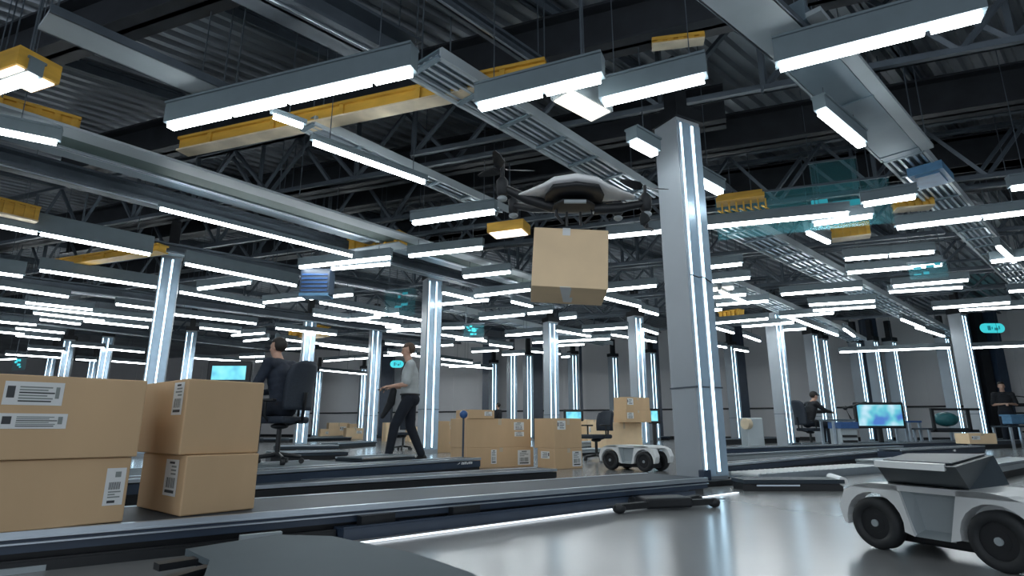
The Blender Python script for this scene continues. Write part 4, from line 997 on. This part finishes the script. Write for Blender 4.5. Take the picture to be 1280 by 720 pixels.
# walking man with grey shirt, facing left of frame (local +y = forward)
JW = dict(pel=(0,0,.96), chest=(0,.01,1.28), neck=(0,.02,1.47), head=(0,.055,1.55), shL=(-.185,.0,1.41), shR=(.185,.0,1.41),
 elL=(-.23,.06,1.12), wrL=(-.16,.30,1.09), elR=(.235,.03,1.13), wrR=(.17,.27,1.10),
 knL=(-.09,.20,.54), anL=(-.09,.27,.12), knR=(.09,-.02,.52), anR=(.09,-.20,.12),
 heelL=(-.09,.22,.045), toeL=(-.10,.42,.04), heelR=(.09,-.25,.06), toeR=(.10,-.06,.04), hdL=(.1,.9,-.1), hdR=(-.1,.95,-.15), curl=.6)
def badge(t, W):
    m = MB(); m.tube([(-.05,.09,1.47),(-.03,.135,1.35),(0,.15,1.26)], .005, 6); m.tube([(.05,.09,1.47),(.03,.135,1.35),(0,.15,1.26)], .005, 6); m.box((-.025,.145,1.18), (.025,.152,1.26)); m.build('lanyard', 'black', t, tf=W)
    m = MB(); m.tube([(0,-.155,.985) if 0 else (.17*math.cos(a), .138*math.sin(a), .985) for a in [2*PI*i/24 for i in range(25)]], .014, 8); m.build('belt_strap', 'black', t, tf=W)
wp = at(509, 579, 0); D_w = wp.y
print('WALK', wp)
scw = 1.0
person((wp.x, wp.y, 0), math.radians(98), JW, 'man in light grey short sleeved shirt walking left beside the wide lit pillar', 'shirt', 'trouser', hairm='hairbrown', sleeve='short', extra=badge, face=(0,1,-.18))
# tablet in his hands
Wm = Matrix.Translation(Vector((wp.x, wp.y, 0))) @ Matrix.Rotation(math.radians(98), 4, 'Z')
m = MB(); m.box((-.10,.33,1.045), (.12,.47,1.057), bev=.004); o = m.build('tablet', 'black', tf=Wm); tag(o, 'small dark tablet held by the walking man', 'tablet')
m = MB(); m.cap((-.12,.24,1.03), (-.1,.27,.86), .05, .06); m.cap((-.1,.27,.86), (-.1,.38,.66), .06, .03); o = m.build('jacket_bundle', 'suitblack', tf=Wm); tag(o, 'dark jacket hanging from the walking man forearm', 'jacket')

# office chair
def chair(loc, yaw, label, sc=1, base=0, backh=.62, mk='mesh', seat_h=.47, arms=True):
    t = thing('office_chair', loc, label, 'chair')
    W = Matrix.Translation(Vector(loc)) @ Matrix.Rotation(yaw, 4, 'Z') @ Matrix.Scale(sc, 4)
    m = MB(); m.box((-.24,-.23,seat_h-.05), (.24,.25,seat_h+.03), bev=.03); m.build('seat', mk, t, tf=W)
    # curved backrest
    vs = []; fs = []; nx, nz = 8, 10
    for off in (0, .05):
        for i in range(nz+1):
            z = seat_h+.10+backh*i/nz; ww = .235*(1-.25*(max(0, i/nz-.7)/.3)**2)
            for j in range(nx+1):
                u = -1+2*j/nx; vs.append((u*ww, -.25-off+.05*u*u - .07*(i/nz)+(.03*math.sin(PI*i/nz)), z-(.04*u**4 if i == nz else 0)))
    N_ = (nx+1)*(nz+1)
    for i in range(nz):
        for j in range(nx):
            a = i*(nx+1)+j; fs.append((a, a+1, a+nx+2, a+nx+1)); fs.append((N_+a, N_+a+nx+1, N_+a+nx+2, N_+a+1))
    per = [j for j in range(nx+1)] + [i*(nx+1)+nx for i in range(1, nz+1)] + [nz*(nx+1)+j for j in range(nx-1, -1, -1)] + [i*(nx+1) for i in range(nz-1, 0, -1)]
    for a, b_ in zip(per, per[1:]+per[:1]): fs.append((a, N_+a, N_+b_, b_))
    m = MB(); m.add(vs, fs, 0, True); m.build('backrest', mk, t, tf=W)
    m = MB(); m.tube([(0,-.1,seat_h-.06),(0,-.30,seat_h-.02),(0,-.33,seat_h+.3)], .022, 8); m.build('back_support', 'black', t, tf=W)
    m = MB(); m.tube([(0,0,.10),(0,0,seat_h-.04)], .028, 12); m.ell((0,0,seat_h-.08), (.1,.1,.035)); m.build('gas_lift', 'black', t, tf=W)
    if arms:
        for s_ in (-1, 1):
            m = MB(); m.tube([(s_*.22,-.02,seat_h-.03),(s_*.29,-.02,seat_h+.03),(s_*.29,-.02,seat_h+.2)], .016, 8); m.box((s_*.29-.035,-.14,seat_h+.19), (s_*.29+.035,.12,seat_h+.22), bev=.01); m.build('armrest', 'black', t, tf=W)
    for i in range(5):
        a = 2*PI*i/5+.3; m = MB(); m.tube([(0,0,.11),(.26*math.cos(a),.26*math.sin(a),.075)], [.03,.018], 8); l = m.build('leg', 'black', t, tf=W)
        e = (.27*math.cos(a), .27*math.sin(a)); q_ = (-math.sin(a)*.022, math.cos(a)*.022); m = MB(); m.tube([(e[0]-q_[0], e[1]-q_[1], .03), (e[0]+q_[0], e[1]+q_[1], .03)], .03, 14); m.build('caster', 'rubber', l, tf=W)
    return t
# seated man left
ch = atD(347, 560, 6.9); cl = Vector((ch.x, ch.y, .10))
YS = math.radians(72)
chair(cl, YS, 'dark blue office chair holding the suited man at left', backh=.56, seat_h=.5, arms=True)
JS = dict(pel=(0,-.02,.66), chest=(0,.06,1.00), neck=(0,.10,1.18), head=(0,.13,1.25), shL=(-.20,.07,1.13), shR=(.20,.07,1.13),
 elL=(-.27,.16,.86), wrL=(-.15,.40,.82), elR=(.27,.16,.86), wrR=(.15,.40,.82), knL=(-.12,.46,.58), anL=(-.12,.44,.14), knR=(.12,.46,.58), anR=(.12,.44,.14), heelL=(-.12,.41,.045), toeL=(-.12,.60,.04), heelR=(.12,.41,.045), toeR=(.12,.60,.04))
person((cl.x, cl.y, cl.z), YS, JS, 'dark haired man in navy suit sitting with his back to us at left', 'suit', 'trouser', hairm='hair')
# seated man with cap at right
cr = atD(1014, 550, 15.2); crl = Vector((cr.x, cr.y, 0)); print('CAPMAN', crl)
SCR = 1.0
YR = math.radians(-82)
chair(crl, YR, 'black office chair with blue mesh back under the man in the cap', mk='mesh', sc=SCR)
JR = dict(JS); JR.update(chest=(0,.10,.98), neck=(0,.18,1.15), head=(0,.22,1.21), shL=(-.19,.13,1.10), shR=(.19,.13,1.10), elL=(-.22,.34,.92), elR=(.22,.34,.92), wrL=(-.12,.56,.90), wrR=(.12,.56,.90))
person(crl, YR, JR, 'seated man in black jacket and cap reaching toward the big monitor', 'suitblack', 'trouser', sleeve='long', vox=.012, capm='suitblack', face=(0,1,-.2))
# standing man in black, far right
JB = dict(pel=(0,0,.94), chest=(0,.0,1.26), neck=(0,.01,1.45), head=(0,.02,1.53), shL=(-.19,0,1.39), shR=(.19,0,1.39), elL=(-.25,.02,1.12), wrL=(-.08,.24,1.13), elR=(.25,.02,1.12), wrR=(.08,.24,1.13),
 knL=(-.10,.02,.5), anL=(-.11,-.01,.09), knR=(.10,.02,.5), anR=(.12,-.01,.09), hdL=(.6,.5,.1), hdR=(-.6,.5,.1), curl=.8)
sp = at(1250, 476, 1.77)
print('STAND', sp)
person((sp.x, sp.y, 0), math.radians(150), JB, 'standing man in black clothes holding a phone at the far right', 'suitblack', 'trouser', sleeve='short', vox=.012)
# far tiny person behind mid cartons
sp2 = at(623, 503, 1.3)
q = atD(623, 503, 19); person((q.x, q.y, 0), math.radians(60), dict(JB), 'distant dark figure standing behind the left mid carton stack', 'suitblack', 'trouser', sleeve='long', vox=.02, scale=(q.z)/1.77 if q.z > 1 else .75)

# ================================================================== WORKSTATIONS, FAR EQUIPMENT
def monitor(px, py, D, wpx, hpx, label, mk='screen', yaw=0, stand=True):
    c = atD(px, py, D); k = D/F; w_, h_ = wpx*k/2, hpx*k/2; R = Matrix.Translation(c) @ Matrix.Rotation(yaw, 4, 'Z')
    t = thing('monitor', (c.x, c.y, 0) if stand else c, label, 'monitor')
    m = MB(); m.box((-w_-.06,-.0,-h_-.06), (w_+.06,.07,h_+.06), bev=.015); m.build('frame', 'black', t, tf=R)
    m = MB(); m.box((-w_,-.006,-h_), (w_,.0,h_)); m.build('screen', mk, t, tf=R)
    if stand:
        m = MB(); m.box((-.04,.05,-c.z), (.04,.12,-h_)); m.box((-w_*.6,-.15,-c.z), (w_*.6,.25,-c.z+.04)); m.build('stand', 'black', t, tf=R)
    return c
monitor(1100, 519, 13.5, 54, 25, 'big monitor with blue green picture in front of the man in the cap')
monitor(286, 466, 6.8, 42, 17, 'cyan monitor seen just above the second front carton stack', 'screen2')
monitor(717, 519, 14, 18, 8, 'small monitor behind the right mid carton stack', 'screen2')
monitor(818, 520, 14, 8, 12, 'small teal monitor beside the large front pillar', 'screen2')
def table(px1, px2, py, D, label, top='greydeck', depth=.6):
    a, b_ = atD(px1, py, D), atD(px2, py, D); z = a.z; t = thing('work_table', ((a.x+b_.x)/2, D+depth/2, 0), label, 'table')
    m = MB(); m.box((a.x, D, z-.04), (b_.x, D+depth, z)); m.build('table_top', top, t)
    for x in (a.x+.04, b_.x-.04):
        for y in (D+.04, D+depth-.04): m = MB(); m.box((x-.025, y-.025, 0), (x+.025, y+.025, z-.04)); m.build('leg', 'alu', t)
    return a, b_, z
a, b_, z = table(1040, 1070, 524, 13.2, 'grey work table between the man in the cap and the big monitor')
t = thing('drawer_unit', (a.x+.35, 13.25, 0), 'blue topped drawer unit with white shelves under the work table', 'cabinet')
m = MB(); m.box((a.x+.08,13.05,.0), (b_.x-.1,13.5,z-.2)); m.build('cabinet_body', 'pale', t)
m = MB(); m.box((a.x+.06,13.0,z-.2), (b_.x-.08,13.52,z-.06)); m.build('top_drawer', 'bluebin', t)
for i in range(3): m = MB(); m.box((a.x+.1,13.03,.08+.11*i), (b_.x-.12,13.05,.13+.11*i)); m.build('drawer', 'black', t)
# tool arm over the table
t = thing('desk_arm', (a.x+.5, 13.3, z), 'thin black jointed desk arm left of the big monitor', 'arm')
m = MB(); m.tube([(b_.x-.05,13.3,z),(b_.x-.15,13.3,z+.25),(b_.x+.3,13.25,z+.38)], .02, 8); m.build('arm', 'black', t)
m = MB(); m.ell((b_.x-.15,13.3,z+.25), (.05,.04,.05)); m.build('joint', 'black', t)
table(1135, 1152, 526, 14.5, 'narrow white side table right of the big monitor', 'bluebin')
a, b_, z = table(1160, 1212, 535, 14, 'low table with teal equipment left of the far right pillar', 'belt')
c = atD(1182, 524, 14.1); t = thing('teal_machine', c, 'teal rounded machine in a black frame left of the far right pillar', 'machine')
m = MB(); m.ell(c, (.28,.2,.17)); m.build('machine_body', 'tealpaint', t)
m = MB(); 
for dx in (-.42, .42): m.box((c.x+dx-.03, c.y-.2, c.z-.28), (c.x+dx+.03, c.y-.14, c.z+.25))
m.box((c.x-.5,c.y-.2,c.z-.3), (c.x+.6,c.y-.14,c.z-.24)); m.box((c.x-.42,c.y-.2,c.z+.2), (c.x+.7,c.y-.14,c.z+.25)); m.build('frame', 'black', t)
# far right shelf with sack and blue bin
c = atD(1285, 505, 19.3); t = thing('equipment_rack', (c.x, c.y, 0), 'black rack with horizontal bars at the right edge behind the standing man', 'rack')
m = MB()
for z in (.35, .95, 1.25): m.box((c.x-.6, c.y+.3, z), (c.x+1.2, c.y+.36, z+.05))
m.build('shelf_bar', 'black', t)
for dx in (-.6, .4, 1.15): m = MB(); m.box((c.x+dx, c.y+.3, 0), (c.x+dx+.05, c.y+.36, 1.5)); m.build('upright', 'black', t)
m = MB(); m.tube([(c.x-.5,c.y+.25,.4),(c.x-.62,c.y+.2,1.2),(c.x-.4,c.y+.2,1.55),(c.x+.1,c.y+.2,1.5)], .018, 8); m.build('hose', 'black', t)
m = MB(); m.tube([(c.x+.25,c.y,1.45),(c.x+.2,c.y,1.1),(c.x+.35,c.y,.65)], [.1,.2,.16], 12); m.ell((c.x+.2,c.y,1.1), (.22,.15,.4)); o = m.build('cloth_sack', 'sack'); tag(o, 'beige cloth sack hanging at the right edge', 'sack')
c = atD(1270, 524, 15); m = MB(); m.box((c.x-.12,c.y,c.z-.12), (c.x+.35,c.y+.3,c.z+.12), bev=.02); m.box((c.x-.15,c.y-.02,c.z+.08), (c.x+.38,c.y+.32,c.z+.12)); o = m.build('blue_bin', 'bluebox'); tag(o, 'blue bin low at the right edge beside the standing man', 'bin')
a, b_, z = table(1262, 1300, 532, 14.8, 'low bench under the blue bin at the right edge', 'belt')
# round backed chair and equipment in the mid distance
for (px, py, D, lb, yw) in ((504, 535, 14, 'black chair seen over the conveyors left of the walking man legs', 40),(745, 548, 9.5, 'black office chair behind the right mid carton stack', 120)):
    p = atD(px, 545, D); chair((p.x, p.y, 0), math.radians(yw), lb, backh=.4, sc=.8)
# grey white machine at 930,530
c = atD(940, 531, 13); t = thing('cream_machine', (c.x, c.y, 0), 'pale grey machine with round orange side near the lone lit pillar', 'machine')
m = MB(); m.box((c.x-.12,c.y,0), (c.x+.25,c.y+.4,c.z+.15), bev=.03); m.build('machine_body', 'pale', t)
m = MB(); m.tube([(c.x-.16,c.y+.0,c.z+.02),(c.x-.05,c.y+.05,c.z+.02)], .12, 18); m.build('side_drum', 'cream', t)
# small posts with ball (sensor pole) by the mid stack
c = atD(579, 545, 7.2); t = thing('sensor_pole', (c.x, c.y, 0), 'thin dark sensor pole with blue ball head left of the mid cartons', 'pole')
m = MB(); m.tube([(c.x,c.y,0),(c.x,c.y,.62)], .012, 8); m.box((c.x-.08,c.y-.08,0), (c.x+.08,c.y+.08,.02)); m.build('pole', 'navy', t); m = MB(); m.ell((c.x,c.y,.66), (.05,.05,.05)); m.build('ball_head', 'bluebin', t)
